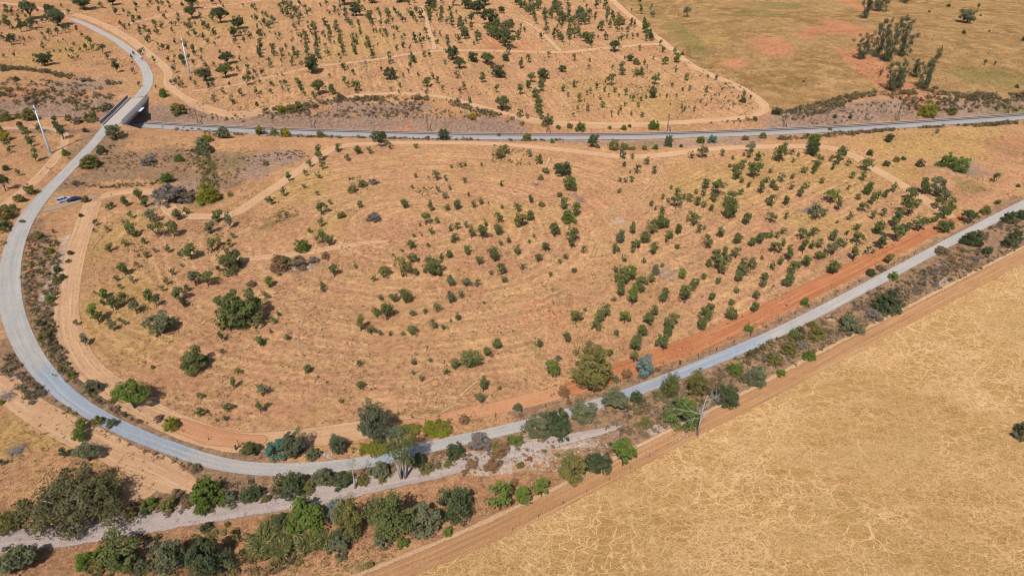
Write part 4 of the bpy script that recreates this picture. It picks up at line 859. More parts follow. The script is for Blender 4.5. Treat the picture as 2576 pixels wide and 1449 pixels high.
DATA = '''
0 0: 850,105,190D 1140,60,120D 520,170,130D 310,205,190G 590,270,190G 1950,100,130D 1930,195,140D 2225,240,160D 2400,300,140D 460,670,140D 2290,660,140D 2275,795,150O 2075,825,150D 1840,630,80D 1755,745,70g 2490,870,80s 2430,980,70s 1650,990,100b 1810,1165,150v 2160,1040,70g 2345,1065,70g 2250,960,60g 45,725,80V 165,820,60B
0 0: 80,165,60 120,130,30 190,200,40 100,300,90 220,330,90 120,460,100 500,380,70 430,370,40 330,300,90 270,300,60 580,350,60 660,340,70 780,330,50 700,310,50 830,380,40 880,420,40 870,510,60 915,460,60 945,520,60 1035,545,80 1085,610,60 1160,660,60 1180,740,80 735,550,50 810,530,40 615,540,30 670,525,30 750,470,35 435,470,40 345,590,40l 345,635,30 150,590,40 490,560,30 790,600,40 740,620,40 700,590,30 1020,90,60 1170,160,60 1215,270,50 1350,210,50 1415,210,40 1250,140,40 1375,140,40 1305,285,40 1410,325,50 1465,330,60 1550,260,50 1575,355,45 1480,430,50 1500,350,50 1640,510,60 1700,530,60 1740,340,40 1770,270,40 1800,240,40 1765,450,50 1655,200,45 1640,70,50 1700,60,50 1840,80,50 1490,75,35 2140,50,60 2220,50,40 1555,640,45 1700,630,50 1725,865,50 1810,890,40 1925,830,40 2165,395,70 1970,380,60 2050,300,70 2100,320,60 1910,320,60 2050,410,50 2350,380,90 2425,370,50 2520,400,60 2455,440,50 1880,500,60 1950,530,60 2030,540,50 2215,560,40 2080,690,40 1950,660,40 2415,620,40 2490,700,50 2510,800,70 1860,680,60 2310,870,40 2110,910,50 1970,880,40
0 0: 570,1300,90d 600,1350,100d 640,1410,90d 220,1310,80d 260,1350,80s 270,1400,70s 290,1445,60s 10,1340,60d 40,1360,60s 50,1430,120A 400,1340,70d 1165,1420,190V 860,1340,60B 780,1255,120n 920,1240,130v 2090,1440,100Y 2250,1410,160V 180,1200,60v 60,1230,120v 690,1225,70v 300,1230,150v
0 1: 85,45,70d 105,100,55d 318,35,70s 370,185,90s 60,480,120d 20,370,60d 665,125,75b 1025,110,100B 845,245,50B 910,265,180v 325,525,120v 1805,190,100b 1500,225,150a 2060,120,190V 1685,410,130b 1760,640,330a 1640,560,200a 1860,600,200n 2095,620,220Y 1945,515,50d 1265,635,85s 1125,650,60s 1090,670,50s 1405,570,90s 1470,640,80s 1315,760,60s 1520,800,110g 960,830,65s 955,895,40s 1345,940,120s 1590,955,130y 1755,945,120s 1795,770,100g 1880,720,70s 2200,795,100s 2125,910,100g 2320,860,110g 2315,1050,70l 2345,960,60g 1455,1015,60s 1560,1100,50g 1695,1100,60s 1480,1155,60s 1930,1175,140s 1820,1140,60g 1265,1330,100s 1180,1385,60s 1340,1405,70g 1735,1330,60s 1685,1430,70s 2330,1325,250m 1975,1440,120g 2095,1440,140s 2530,1445,110n 580,1410,100v 640,1370,70B 715,1120,60B 590,1300,80B 690,1200,60n 410,980,110v 505,1110,80Y 60,780,150v 40,880,110B 120,700,110v 210,600,110v 230,800,60n 860,600,80v 820,740,50B 1290,830,60g 1250,830,50g 1080,890,60y 1110,1090,80y 1265,1040,70y 1385,1260,60y 1130,640,40s 2140,1090,90y 2190,1050,80y 2230,560,40B 65,275,60B 190,330,60y 950,240,120v 1830,1245,40g
1 0: 895,60,160D 1165,40,120D 1450,30,140D 1005,170,130D 1750,70,100D 2130,100,140D 2230,150,170D 2350,260,180D 560,750,190D 1325,180,70s 1350,810,140D 1975,610,140D 2045,700,110D 2185,630,110D 2330,660,130O 2440,790,150D 2275,840,80s 2025,800,70g 1725,885,90s 640,960,160O 770,960,90s 1010,930,90s 930,890,60s 2415,940,70s 2480,1125,165O 1890,1415,110D 1230,1440,140G 2510,620,90D 1175,600,70g 885,720,70d 1170,790,150x 1090,690,110x 65,780,60d 40,850,40d 370,670,60s 510,570,60s 1000,560,60s 740,790,40s 890,850,60g 1985,70,100g 1880,60,90x
1 0: 1600,440,70 1655,455,50 1740,430,40 1830,450,40 2040,445,70 1355,920,40l 2090,910,60 2050,950,50 2150,1050,50 300,880,60 330,940,40 5,960,60 10,1080,50 1550,690,50 1690,580,50 1740,580,50 260,1150,100Y 350,1135,90v 430,1130,110v 2180,1210,80A 300,1390,100A 650,1390,80v 40,1370,110v 180,1370,80v 2440,1385,40d 2470,140,70D 2300,60,120D 850,1010,80B 2540,560,70 1560,630,60 1600,640,50
2 0: 310,800,125D 505,730,80D 1030,530,130D 1180,620,80D 1105,770,95g 995,870,90s 160,640,70s 90,700,80s 290,400,50g 50,410,60g 770,450,90s 1755,180,90g 1650,640,90s 1535,660,80s 1640,740,50g 1410,1000,100s 1430,860,80s 630,890,70g 515,930,60s 670,1040,70s 655,1110,40s 910,1090,60s 885,1015,40s 785,950,50s 850,900,50s 1215,1030,60s 1140,970,60s 1030,940,60y 1345,1000,40s 1090,1120,40s 1195,1170,40s 1265,1090,50y 1130,1080,40s 760,1130,60y 770,700,40d 1005,710,40s 620,620,60s 1280,520,50g 1485,470,50s 1515,540,60s 1630,560,60g 1710,560,40B 1750,820,60l 1970,800,40s 2050,815,45s 1700,1100,45y 1785,920,50g 1950,940,50y 2330,980,60y 2320,1040,60B 185,840,80s 160,900,80s 80,960,80g 230,990,80s 240,1040,80s 260,1090,80s 265,1150,80s 295,1210,70s 300,880,80s 290,930,80s 75,1190,70s 150,1200,50s 560,980,40g 1070,265,110v 980,290,60s 1230,280,50s 895,320,80g 1330,660,50y 1250,660,80v 680,1330,110b 1425,1315,110b 1120,1315,60b 465,1300,50b 580,1295,60v 980,1300,40b 1180,1285,40b 815,1445,100D 1575,1440,80V 1895,1450,80b 2005,1450,100w 405,1445,50b 145,1425,90v 350,1275,120v 100,1265,50A 2520,1400,80v 2340,1420,80n 2445,1220,50b 1330,340,90s 1380,400,70s 1350,420,60s 1740,650,60x 1300,740,60y 1270,770,90v 370,590,60g
3 0: 970,190,130,300e 1110,120,200,330e 1370,35,110,250e 930,600,170,260e 1090,580,150,440e 1200,625,160,460e 1350,570,210,400e 1225,915,160,350e 1560,905,150,420e 1480,780,110,220e 1300,900,120,300e 1990,240,170G 1125,765,45,90e 2110,95,40d 1810,75,40B 1620,130,25B 2135,165,20B 1965,345,40B 2220,325,20B 2570,420,50B 2175,660,45d 2275,660,35d 355,830,25B 75,1155,100D 1590,1190,170Y 1840,1160,110v 665,1195,40B 1210,1435,90D 1690,1350,50d 460,1450,110b 620,1320,40b 820,1200,40B 2500,890,40B 1680,900,60n
1 1: 830,85,75 1030,110,75 1145,105,65g 640,185,100 545,240,65 670,265,65 915,180,65 495,330,55 630,355,60 330,385,75 485,450,45 615,525,45 745,620,45 660,715,100 285,530,70g 155,620,70 110,590,40 1045,650,65 1500,655,80 1760,690,75 1925,680,60 2020,670,75 2185,650,60 2260,620,60y 2335,610,25 2475,660,40 1960,250,40 2055,245,45g 2100,235,40 2270,230,35 1820,370,75 1605,345,40 1735,355,25 1570,460,40 1835,490,45g 1950,470,35 1905,560,60g 2100,400,50 2140,530,35 2470,435,50 1255,40,110d 1355,60,50 1610,50,50 1910,380,50 665,840,70g 540,905,45 670,1005,105 740,1030,95 470,1105,145b 325,1195,70b 1710,825,95l 1820,810,60 1765,920,65 1650,835,30 1960,885,60 2025,875,65 2110,860,60g 2165,960,90y 2280,965,110 2440,800,80 2310,835,55 2440,930,95 2370,945,30l 1585,945,40 1665,935,30 1560,1070,85 1730,1050,45 1995,1000,80 1580,1210,90 1610,1330,75 1940,1160,85 1865,1170,60 2130,1120,80 2250,1225,80 2400,1195,110 2530,1140,60x 2460,1030,50 2540,1010,60 1470,1095,35 1380,1130,25 1790,1325,190O 1700,1310,45 1285,1355,110y 1480,1350,150y 1180,1395,60 790,1345,95 1005,1255,45 1065,1300,70x 140,1448,95l 670,1450,60 2370,1330,55 2465,1325,85 2500,1410,70 1955,1440,110g 2230,1450,70g 2120,1450,80g
1 1: 700,1165,90r 240,1315,190r 430,1275,190n 580,1210,120a 1180,800,150a 275,1160,40b 100,225,60v 855,760,90v 970,500,90v 1070,450,90v 1190,420,100a 2440,160,90y 2500,110,80y
2 1: 175,140,60g 270,215,80 510,335,165D 580,475,155O 480,545,40 525,660,100 640,740,110 560,820,150b 185,600,75 60,690,75 180,780,105 75,850,110y 270,840,60x 420,940,115 215,950,35l 175,1005,40 335,1090,80 265,1200,75 50,1125,75 110,1280,70 385,1345,50 600,1000,110 590,1060,90 540,1165,60 485,1215,50g 720,1110,65 620,1310,65 275,1410,60x 1110,160,75g 1125,240,50 1205,160,45 1355,220,65 1260,310,75 1430,310,70 1080,390,45 1140,400,45g 1205,400,60 1080,500,45 1185,300,25 1910,150,100 1800,155,55 2115,130,60g 2215,165,40 2330,130,40 2395,100,80g 2470,185,75 2380,150,60 2185,245,40 2385,230,40 2250,370,80 2250,300,80 2310,270,80 2430,360,120 2490,260,60 2300,405,60 2375,445,50 2500,510,90 2300,525,60 2560,600,50 2560,400,60 1595,465,40 1655,540,70 1515,570,50 1725,570,60 1785,600,75 1860,630,85 1570,600,50g 1645,660,95 1850,510,45 1940,470,90 1915,540,60 2055,540,130 2020,590,80 1925,650,55 2000,680,60 1400,640,60 1440,670,40 1505,730,75 2145,560,35x 1825,830,120 2180,770,150 2190,650,130 2350,825,110 2240,855,60x 1210,920,85 1090,1010,120g 1035,1105,90 1410,910,110 1470,870,110 1530,860,90 1320,1010,105 1240,1060,80 1215,1110,60 1575,965,85 1545,1000,50 1665,920,95 1880,905,75 1930,870,40g 2085,950,90g 2250,1015,95 2405,1040,90 2490,1020,100 2560,960,60 1655,1070,60 1410,1120,80 1440,1080,70 1320,1210,60g 1125,1195,60 1035,1305,60 1505,1250,45 1440,1330,100g 1405,1405,80 1890,1160,90x 1955,1060,100 1975,1250,80 2040,1210,110 2130,1150,80 2150,1100,50 2145,1210,90 2085,1310,140 2060,1420,70 2245,1160,85 2330,1240,75 2400,1270,80 2420,1200,60 2310,1330,100 2270,1400,100 2510,1170,40 1705,1365,85l 1835,1450,90 1920,1375,70 2530,1390,80 2510,1450,70 1175,1390,140l 1095,1450,150 1290,1450,110 775,970,45x 800,40,90D 1440,65,60b 1570,40,90B 860,50,50b 340,310,80v 285,370,60v 475,540,60v 300,640,70v 1130,70,90v 1020,75,110v 1330,70,60v 1700,40,40B
3 1: 110,190,130 165,60,60 435,120,165D 235,120,55 300,135,40 245,195,40 490,210,90 470,280,90 455,310,60 360,305,70 720,180,105 630,185,50 700,215,80 800,230,55 650,270,60 965,280,110 950,380,80 1035,205,30 20,300,50 120,395,75g 245,360,50 225,470,60g 40,450,80 380,460,65 320,545,85 530,405,55 840,360,60 805,470,45 1000,520,120 895,570,60 1260,490,75 1175,550,80 1100,570,70 1040,620,85 1420,580,115 1545,515,135 1680,540,140g 1770,600,110g 1360,625,55 1695,660,105 1815,730,130 1750,760,110 1405,740,150 1640,800,60 1690,790,60 2005,810,150D 1770,900,150O 615,605,130l 25,630,90 170,625,80 700,680,85 795,630,40x 480,770,120g 560,740,75 945,690,85 1145,740,70 1045,770,75 815,775,65 180,765,55 20,800,90 690,805,30d 1260,850,130 1310,780,80 1505,890,130 880,880,70 785,920,45 1090,920,110 1270,990,140 1360,930,110 1120,1070,120d 325,970,85 405,940,50 450,930,80 650,985,110g 890,1015,100 510,1050,80 700,1050,90 755,1050,70 430,1070,70 345,1110,110 60,1110,120 140,1040,70 20,960,60 80,960,60 145,915,60 200,1190,110 115,1230,75 40,1275,70 375,1250,100 505,1180,80 560,1160,70 630,1130,100g 845,1190,110 995,1120,70g 1050,1115,40 645,1320,120 290,1260,70 235,1330,110 190,1450,140 1205,1215,85y 1030,1340,95B 1250,1375,100b
3 1: 1015,125,70B 1180,235,75B 1285,190,65v 1360,170,45B 1520,240,85B 1775,250,155b 1925,300,155b 2265,390,75d 2510,440,40B 2180,720,110v 2300,615,60B 2420,810,140B 2550,770,130B 2035,1045,205B 2190,1125,95B 2410,1055,150B 2490,985,120B 1555,1305,45B 1130,1290,100n 1740,1130,140n 480,700,130a 75,480,60
0 2: 510,150,95b 420,395,85B 770,390,55 870,590,100g 1050,115,100l 1040,180,60 1130,165,80d 995,365,150l 1105,380,60g 1145,240,100 1250,185,110 1375,270,120g 1210,350,50 1260,380,50g 1500,150,100 1580,200,90 1810,150,130 1855,205,85d 1890,40,65 1640,465,260G 2235,550,80d 2310,130,60 1965,885,290m 2240,670,45d 2275,770,60x 2360,1025,90 2025,1130,70 2020,1300,80 2295,1250,80 2270,1345,50 2185,1350,35 1370,1215,310K 1730,1450,155Y 950,1085,170V 830,1450,110l 1125,1420,110V 20,1180,60Y 1640,40,60 1220,20,50 955,70,35 1150,440,80g 2400,880,70y 1540,820,40v 1000,1390,120v 460,560,120v 480,300,90n 730,920,90v 560,640,90n 1150,1150,60v 1600,1350,90n 2200,180,80y
0 2: 2447,450,430,400m
1 2: 45,590,90 180,370,60 225,295,50 675,50,60 1255,135,50 1390,155,85 1510,165,110 1545,150,80 1215,295,85 1320,330,140 1575,295,70 1705,270,50 1820,245,75 1960,165,115g 2065,115,70g 2030,340,75 1960,350,35 1785,415,80 1885,430,55g 1565,485,100 1475,490,50 1355,490,45 1255,485,65 1060,450,120y 1160,475,100y 320,535,60 1035,800,65 520,870,80 625,910,25 1050,1030,80 1160,1035,25 850,1170,50g 715,965,30 1590,785,65 1755,750,40g 1585,880,50g 1670,950,60 1920,880,65 2005,830,100 2160,815,215c 2320,695,80 2415,620,95 2290,1055,115 2260,1165,100g 2450,1035,40 2295,170,35 70,1100,110g 45,1270,90 125,1205,50 1725,610,25 290,590,80x 355,455,60x 2090,1380,110r 2370,700,50r 150,460,40 100,120,70
2 2: 1090,110,130 1210,185,145l 1290,60,80 1020,145,60r 1515,165,115 1730,160,150 1820,40,70 2005,140,85 2250,65,60 2205,190,70 2450,130,80 2430,260,110 2200,330,115 1125,365,120l 640,370,115y 940,310,100 870,370,100 850,440,90 735,245,40 545,560,85 780,600,65g 275,610,75 1055,500,65 1420,300,90 1365,400,110 1600,440,130 1560,500,120 1510,640,150 1300,510,100 1265,590,90 1230,660,120 1220,760,100y 1980,250,80 1950,330,120 1910,430,140 980,700,80 970,815,60g 405,910,140l 460,750,70g 780,1095,390,500T 1325,930,190,245u 2380,455,95b 1045,960,80V 55,1245,95V 430,1470,270B 710,1375,235V 1040,1265,270V 1250,1195,150B 1585,1135,170,260t 1470,1140,110V 1700,1440,355b 1840,1130,190,270T 2155,1230,235B 2240,905,145b 2440,1015,210V 2330,970,90V 1340,1420,120v 570,1180,60r 660,1160,50r 1145,930,120r 1460,850,60r 700,1370,150b 520,1110,110r 80,1300,50r
3 2: 365,195,95b 250,515,95b 405,745,125b 120,905,90b 830,485,225V 1195,285,270B 1060,330,150a 2590,1530,200V 200,690,160v 480,540,160v 60,800,150v 450,420,90v 560,380,70n 780,330,80n 330,620,120a 620,470,90n
3 3: 2575,120,220V
0 3: 820,95,155K 910,295,215G 650,265,90d 20,350,70d 1510,800,150b 1470,860,90B 2090,840,355b 2320,770,160V 2510,725,170B 2510,240,170O 1250,1370,390O 890,1415,210b 1040,1260,130Y 1720,1450,330V 2120,1440,410D 220,1460,360V 20,1400,160D 2080,1020,120B 100,1040,240v 1330,880,130v 1700,830,160v 1880,790,90r 2290,960,60v 1320,780,120n 1800,700,150n 1980,420,120n 2280,1440,180V 1000,1460,200v 1420,1450,160V
1 3: 230,305,255w 400,280,260,270U 570,300,140V 20,205,90O 830,245,175,200U 690,560,230V 870,590,210B 1255,495,220V 1080,550,120v 1270,530,80v 1640,385,180B 1710,435,135v 1930,365,90v 1820,385,80v 2010,305,195B 2250,205,250a 2420,215,120v 2570,130,90b 370,695,275B 20,695,160B 495,1100,410b 800,895,215q 960,1130,270,400T 1360,1150,420,470t 1290,1180,210V 1690,1085,340V 2020,940,370B 1930,1065,100b 1470,1190,120b 2450,805,230l 2160,395,120r 2360,430,160r 2440,285,150r 1200,450,60r 2500,220,120r 2100,440,70n 210,640,120n 520,640,150v 100,720,100v 850,1290,250V 700,1200,220c 520,1230,240c 330,1150,220c 250,1290,220c 60,1250,260c 120,1080,200c 880,1180,260B 250,1010,200B 1140,1390,90v
1 3: 1200,165,300,430U 1395,95,180q
2 3: 50,155,120b 260,90,260V 480,110,230B 590,575,270,330T 870,450,265B 1110,365,225l 110,745,205l 290,665,160l 990,160,50d 470,255,40b 80,370,80v 1000,220,60r 20,560,80r 180,300,60r
'''
ROWS = '''
1 0: 500,340,510,560,6,58 600,300,625,600,8,62 560,250,610,330,3,55 690,240,750,330,3,60 750,350,740,440,3,50 800,230,850,410,5,55 850,420,890,580,4,60 900,190,960,290,4,60 975,350,1000,560,5,52 1030,230,1070,380,5,40 1140,170,1180,300,4,68 1110,410,1190,600,5,52 1220,90,1260,280,3,60 1325,140,1340,200,2,70 1380,110,1490,240,4,48 1540,150,1620,240,4,55 1650,160,1660,220,2,60 1755,110,1750,240,5,66 1860,90,1870,210,5,46 1960,190,1980,300,3,62 1930,380,1920,470,3,55 2060,200,2040,260,2,70 2060,280,2115,410,4,78 2165,220,2160,320,3,62 2230,360,2230,450,3,60 2320,340,2560,490,8,100 2400,300,2570,330,4,100 50,340,40,450,3,60 60,490,30,580,3,70 170,450,175,570,4,46 270,500,260,640,4,45 370,480,400,600,4,50 130,620,150,700,2,55 400,820,500,980,5,58 1340,550,1350,660,3,48 1560,570,1600,640,3,55 580,960,600,1010,2,50
2 0: 30,40,200,160,5,70 180,40,240,260,6,60 330,160,350,290,3,60 430,110,520,250,5,70 560,80,580,360,6,60 650,260,780,160,4,70 700,160,730,260,3,70 470,380,520,430,3,60 720,410,800,460,3,70 1340,340,1400,410,4,60
'''
SCAT = '''
1 0: 0,60,600,330,44,52 1180,210,1700,520,34,42 640,20,1150,200,26,44 1700,150,2300,500,22,50 450,350,1150,620,34,42 900,640,2000,960,22,44 0,330,450,1000,30,40 1500,20,2200,200,20,55
2 0: 30,10,1000,420,90,58 1000,50,1430,440,26,46 500,600,1500,1200,24,38 1550,850,2400,1150,30,34
0 0: 0,40,700,600,34,44 1250,40,2570,900,90,46 0,110,300,460,14,60
'''
ITEMS = []                                     # picture x, y, width px, height px or None, kind letter
import re
def toks(txt):
    for line in txt.strip().splitlines():
        h, b = line.split(':', 1); c, r = map(int, h.split())
        for tk in b.split(): yield c, r, tk
for c, r, tk in toks(DATA):
    m = re.match(r'^([\d.,-]+)([A-Za-z]?)$', tk); v = [float(q) for q in m.group(1).split(',')]
    x, y = tile(c, r, v[0], v[1]); ITEMS.append((x, y, v[2] * .25, v[3] * .25 if len(v) > 3 else None, m.group(2) or ('s' if r else 'd' if len(ITEMS) % 3 else 's')))
for c, r, tk in toks(ROWS):
    x0, y0, x1, y1, n, w = [float(q) for q in tk.split(',')]
    for i in range(int(n)):
        t = (i + .5) / n; x, y = tile(c, r, x0 + (x1 - x0) * t + random.gauss(0, 5), y0 + (y1 - y0) * t + random.gauss(0, 4) + 12)
        ITEMS.append((x, y, w * .25 * random.uniform(.75, 1.2), None, random.choice('ssdg')))
for c, r, tk in toks(SCAT):
    x0, y0, x1, y1, n, w = [float(q) for q in tk.split(',')]
    for i in range(int(n)):
        x, y = tile(c, r, random.uniform(x0, x1), random.uniform(y0, y1)); ITEMS.append((x, y, w * .25 * random.uniform(.55, 1.25), None, random.choice('sdgg')))

LAND = [('the road bridge', 315, 280), ('the parked cars', 175, 503), ('the biggest round oak', 612, 790), ('the near grey power pole', 127, 387), ('the far white power pole', 476, 187), ('the short dirt track', 760, 638), ('the giant cane clump', 1185, 925),
        ('the tall roadside tree', 1485, 960), ('the blue grey gum tree', 1620, 940), ('the standing dead tree', 1754, 1090), ('the eucalyptus clump', 2230, 130), ('the white-trunked gum', 1015, 1190), ('the stony track bed', 500, 1295), ('the lower road bend', 250, 1050),
        ('the left road curve', 25, 720), ('the hillside track corner', 1920, 270), ('the twin bright bushes', 2395, 420), ('the red strip upper end', 2390, 550), ('the red strip middle', 1950, 775), ('the red strip lower end', 1540, 940), ('the gully of green trees', 1430, 470),
        ('the open middle slope', 1530, 600), ('the pale track fork', 1660, 395), ('the top left road bend', 368, 180), ('the red bare slope', 1280, 90), ('the grazing field edge', 1700, 1105), ('the road right end', 2500, 555), ('the brown bush cluster', 740, 670), ('the lime green bush', 522, 500),
        ('the grey thicket', 430, 490), ('the lone track-side oak', 1115, 350), ('the firebreak at left', 190, 690), ('the brush pile', 40, 1133), ('the huge shaggy tree', 185, 1270), ('the leafy dome tree', 765, 1310), ('the hillside holm oak', 785, 185), ('the orange firebreak', 1250, 1026), ('the old wheel ruts', 1600, 480),
        ('the golden patch', 2050, 450), ('the upper right corner', 2500, 40), ('the top edge middle', 1200, 15), ('the lower middle path', 900, 950), ('the grey spreading oak', 410, 830), ('the bright lone oak', 495, 910), ('the right railway bank', 2250, 260), ('the left sapling rows', 420, 600), ('the right sapling rows', 2200, 650), ('the upper right saplings', 1900, 450)]
ORD = ['nearest', 'second nearest', 'third nearest', 'fourth nearest', 'fifth nearest', 'sixth nearest', 'seventh nearest', 'eighth nearest', 'ninth nearest', 'tenth nearest', 'eleventh nearest', 'twelfth nearest'] + [f'{n}th nearest' for n in range(13, 80)]
_rank = {}
def pick_landmark(x, y):
    d = [math.hypot(x - a, (y - b) * 1.3) for _, a, b in LAND]; i = int(np.argmin(d)); n, a, b = LAND[i]
    dx, dy = x - a, (y - b) * 1.3
    side = ('to the right of' if dx > 0 else 'to the left of') if abs(dx) > abs(dy) else ('in front of' if dy > 0 else 'behind')
    return n, side, d[i]
# foot positions and sizes
A = np.array([(i[0], i[1], i[2]) for i in ITEMS])
pp = P(A[:, 0], A[:, 1]); sc_ = mpp(pp); de = dep(pp)
shift = np.array([{'dome': .42, 'sap': .16, 'oak': .10, 'tall': .30, 'gum': .02, 'dead': .02, 'cane': .3}[KIND[i[4]][0]] for i in ITEMS])
pp = P(A[:, 0], A[:, 1] - shift * A[:, 2] * np.sin(de)); sc_ = mpp(pp)
gzz = gheight(pp[:, 0], pp[:, 1])
# the young oaks: the 300 that show largest are single trees, the rest is one mass
young = [i for i, t in enumerate(ITEMS) if KIND[t[4]][0] == 'sap']
young.sort(key=lambda i: -ITEMS[i][2]); single = set(young[:300]); mass = young[300:]
order = sorted(range(len(ITEMS)), key=lambda i: 0)
plan = []
for i in order:
    if i in single or KIND[ITEMS[i][4]][0] != 'sap':
        n, side, d = pick_landmark(ITEMS[i][0], ITEMS[i][1]); plan.append((KIND[ITEMS[i][4]][3], n, side, d, i))
plan.sort(key=lambda q: q[3]); _lab = {}
for ph, n, side, d, i in plan:
    k = (ph, n, side); _rank[k] = _rank.get(k, 0) + 1; _lab[i] = (k, _rank[k])
NAMED = {}
def lab_of(i):
    k, r = _lab[i]; ph, n, side = k
    return f'{ph} {side} {n}' if _rank[k] == 1 else f'{ph} {side} {n}, {ORD[r - 1]}'
GROUP = {'young_oak': 'young oaks of the plantation and hillside', 'holm_oak': 'full-grown oaks', 'bush': 'bushes', 'tall_tree': 'tall roadside trees', 'eucalyptus': 'eucalyptus on the pasture', 'dead_tree': 'bare dead trees', 'giant_cane': 'giant cane clumps'}
HF = {'sap': 1., 'oak': 1., 'dome': 1., 'tall': 1., 'gum': 1., 'dead': 1., 'cane': .8}
for i, (x, y, w, hpx, kd) in enumerate(ITEMS):
    pk, leaf, name, ph, cat = KIND[kd]
    if pk == 'sap' and i not in single: continue
    rr = random.Random(i * 7 + 3); W = w * sc_[i]; var = PR[pk][rr.randrange(len(PR[pk]))]
    if pk == 'gum': H = hpx * sc_[i] / math.cos(de[i]) * .92; s = (W * 1.15, W * 1.15, H)
    elif hpx: H = (hpx - .35 * w * math.sin(de[i])) * sc_[i] / math.cos(de[i]); s = (W, W, H / {'tall': 1.42, 'oak': .88, 'sap': 1.2, 'dome': .8}[pk])
    else: H = W * {'sap': rr.uniform(.88, 1.15), 'oak': rr.uniform(.9, 1.05), 'dome': rr.uniform(.85, 1.05), 'tall': .95, 'dead': 1., 'cane': .85}[pk]; s = (W * rr.uniform(.95, 1.08), W * rr.uniform(.95, 1.08), H)
    gk = ({'sap': 1.16, 'oak': 1.12, 'dome': 1.1, 'tall': 1.1, 'cane': 1.0} if y > 345 else {'sap': 1.08, 'oak': 1.05, 'dome': 1.1}).get(pk, 1.); s = (s[0] * gk, s[1] * gk, s[2] * (1 + (gk - 1) * .8))
    if kd in 'an': s = (s[0], s[1], s[2] * .62)
    r = empty(name, (pp[i][0], pp[i][1], gzz[i]), rr.random() * 6.28, s)
    prop(r, lab_of(i), cat, GROUP[name])
    cm, wm, _ = var
    if wm is not None: link('branches' if pk == 'dead' else 'trunk', wm, r)
    if cm is not None: link('crown', cm, r, LM[leaf])
# the mass of smaller young oaks
def merged(name, entries, label, mats, solid=False):
    """entries: (V, Q, tone, location, scale xyz, rotation, material index)"""
    Vs = []; Qs = []; Ts = []; Ms = []; b = 0
    for V_, Q_, T, loc, s, a, mi in entries:
        ca, sa = math.cos(a), math.sin(a); v = V_ * np.array(s)
        v = np.stack([v[:, 0] * ca - v[:, 1] * sa, v[:, 0] * sa + v[:, 1] * ca, v[:, 2]], -1) + np.array(loc)
        Vs.append(v); Qs.append(Q_ + b); b += len(v); Ts.append(T); Ms.append(np.full(len(Q_), mi))
    me = np_mesh(name, np.concatenate(Vs), np.concatenate(Qs), mats, np.concatenate(Ms), {'tone': ('FACE', np.concatenate(Ts))})
    return prop(link(name, me), label, kind='stuff')
lod = []
for i in range(10):
    rng = np.random.default_rng(900 + i); C, N, T, ce = crown_pts(rng, 6 + i % 4, 16, .5, .5, .22, 1.15, .24, 'round', .3)
    V_, Q_ = cards(rng, C, N, .19 * (.6 + .8 * rng.random(len(C))))
    tv = np.array([(-.03, 0, -.03), (.03, 0, -.03), (.02, 0, .6), (-.02, 0, .6), (0, -.03, -.03), (0, .03, -.03), (0, .02, .6), (0, -.02, .6)]); b = len(V_)
    lod.append((np.concatenate([V_, tv]), np.concatenate([Q_, [[b, b + 1, b + 2, b + 3], [b + 4, b + 5, b + 6, b + 7]]]), np.concatenate([T, [0, 0]])))
mm = {'mid': 0, 'grey': 1, 'yel': 2, 'bright': 3, 'dark': 4}; ent = []
for i in mass:
    x, y, w, hpx, kd = ITEMS[i]; rr = random.Random(i); W = w * sc_[i]; V_, Q_, T = lod[rr.randrange(10)]
    ent.append((V_, Q_, np.clip(T + rr.gauss(0, .12), 0, .93), (pp[i][0], pp[i][1], gzz[i]), (W * (1.2 if y > 345 else 1.0), W * (1.2 if y > 345 else 1.0), W * rr.uniform(1.05, 1.4)), rr.random() * 6.28, mm[KIND[kd][1]]))
prop(merged('small_saplings', ent, 'scattered small saplings too slight to tell apart', [LM[k] for k in mm]), cat='saplings')
# ------------------------------------------------------------------ special trees
def special(name, label, cat, x, y, group=None):
    p = P1(x, y); p[2] = float(gheight(p[0], p[1])); return prop(empty(name, p), label, cat, group), p, float(mpp(p)), float(dep(p))
# standing dead tree by the sandy track
r, p, m, d = special('dead_tree', 'tall bare dead tree standing at the sandy track edge', 'tree', 1754, 1096)
H = 98 * m / math.cos(d); rng = np.random.default_rng(3); mb = MB()
mb.tube([(0, 0, -.2), (.1, 0, H * .4), (.25, .1, H * .75), (.7, .2, H)], [.21, .16, .10, .03], 7); mb.build('trunk', M['palebark'], r, True)
for k, (z, dx, dy, l) in enumerate(((.45, -1, -.1, .34), (.52, -.9, .3, .42), (.66, .7, .3, .22), (.74, -.5, -.5, .26), (.85, .9, 0, .22), (.35, .5, .6, .2))):
    mb = MB(); branches(mb, rng, (.2, .05, H * z), unit(np.array([dx, dy, .45])), H * l, .055, 3, .5); mb.build('branch', M['palebark'], r, True)
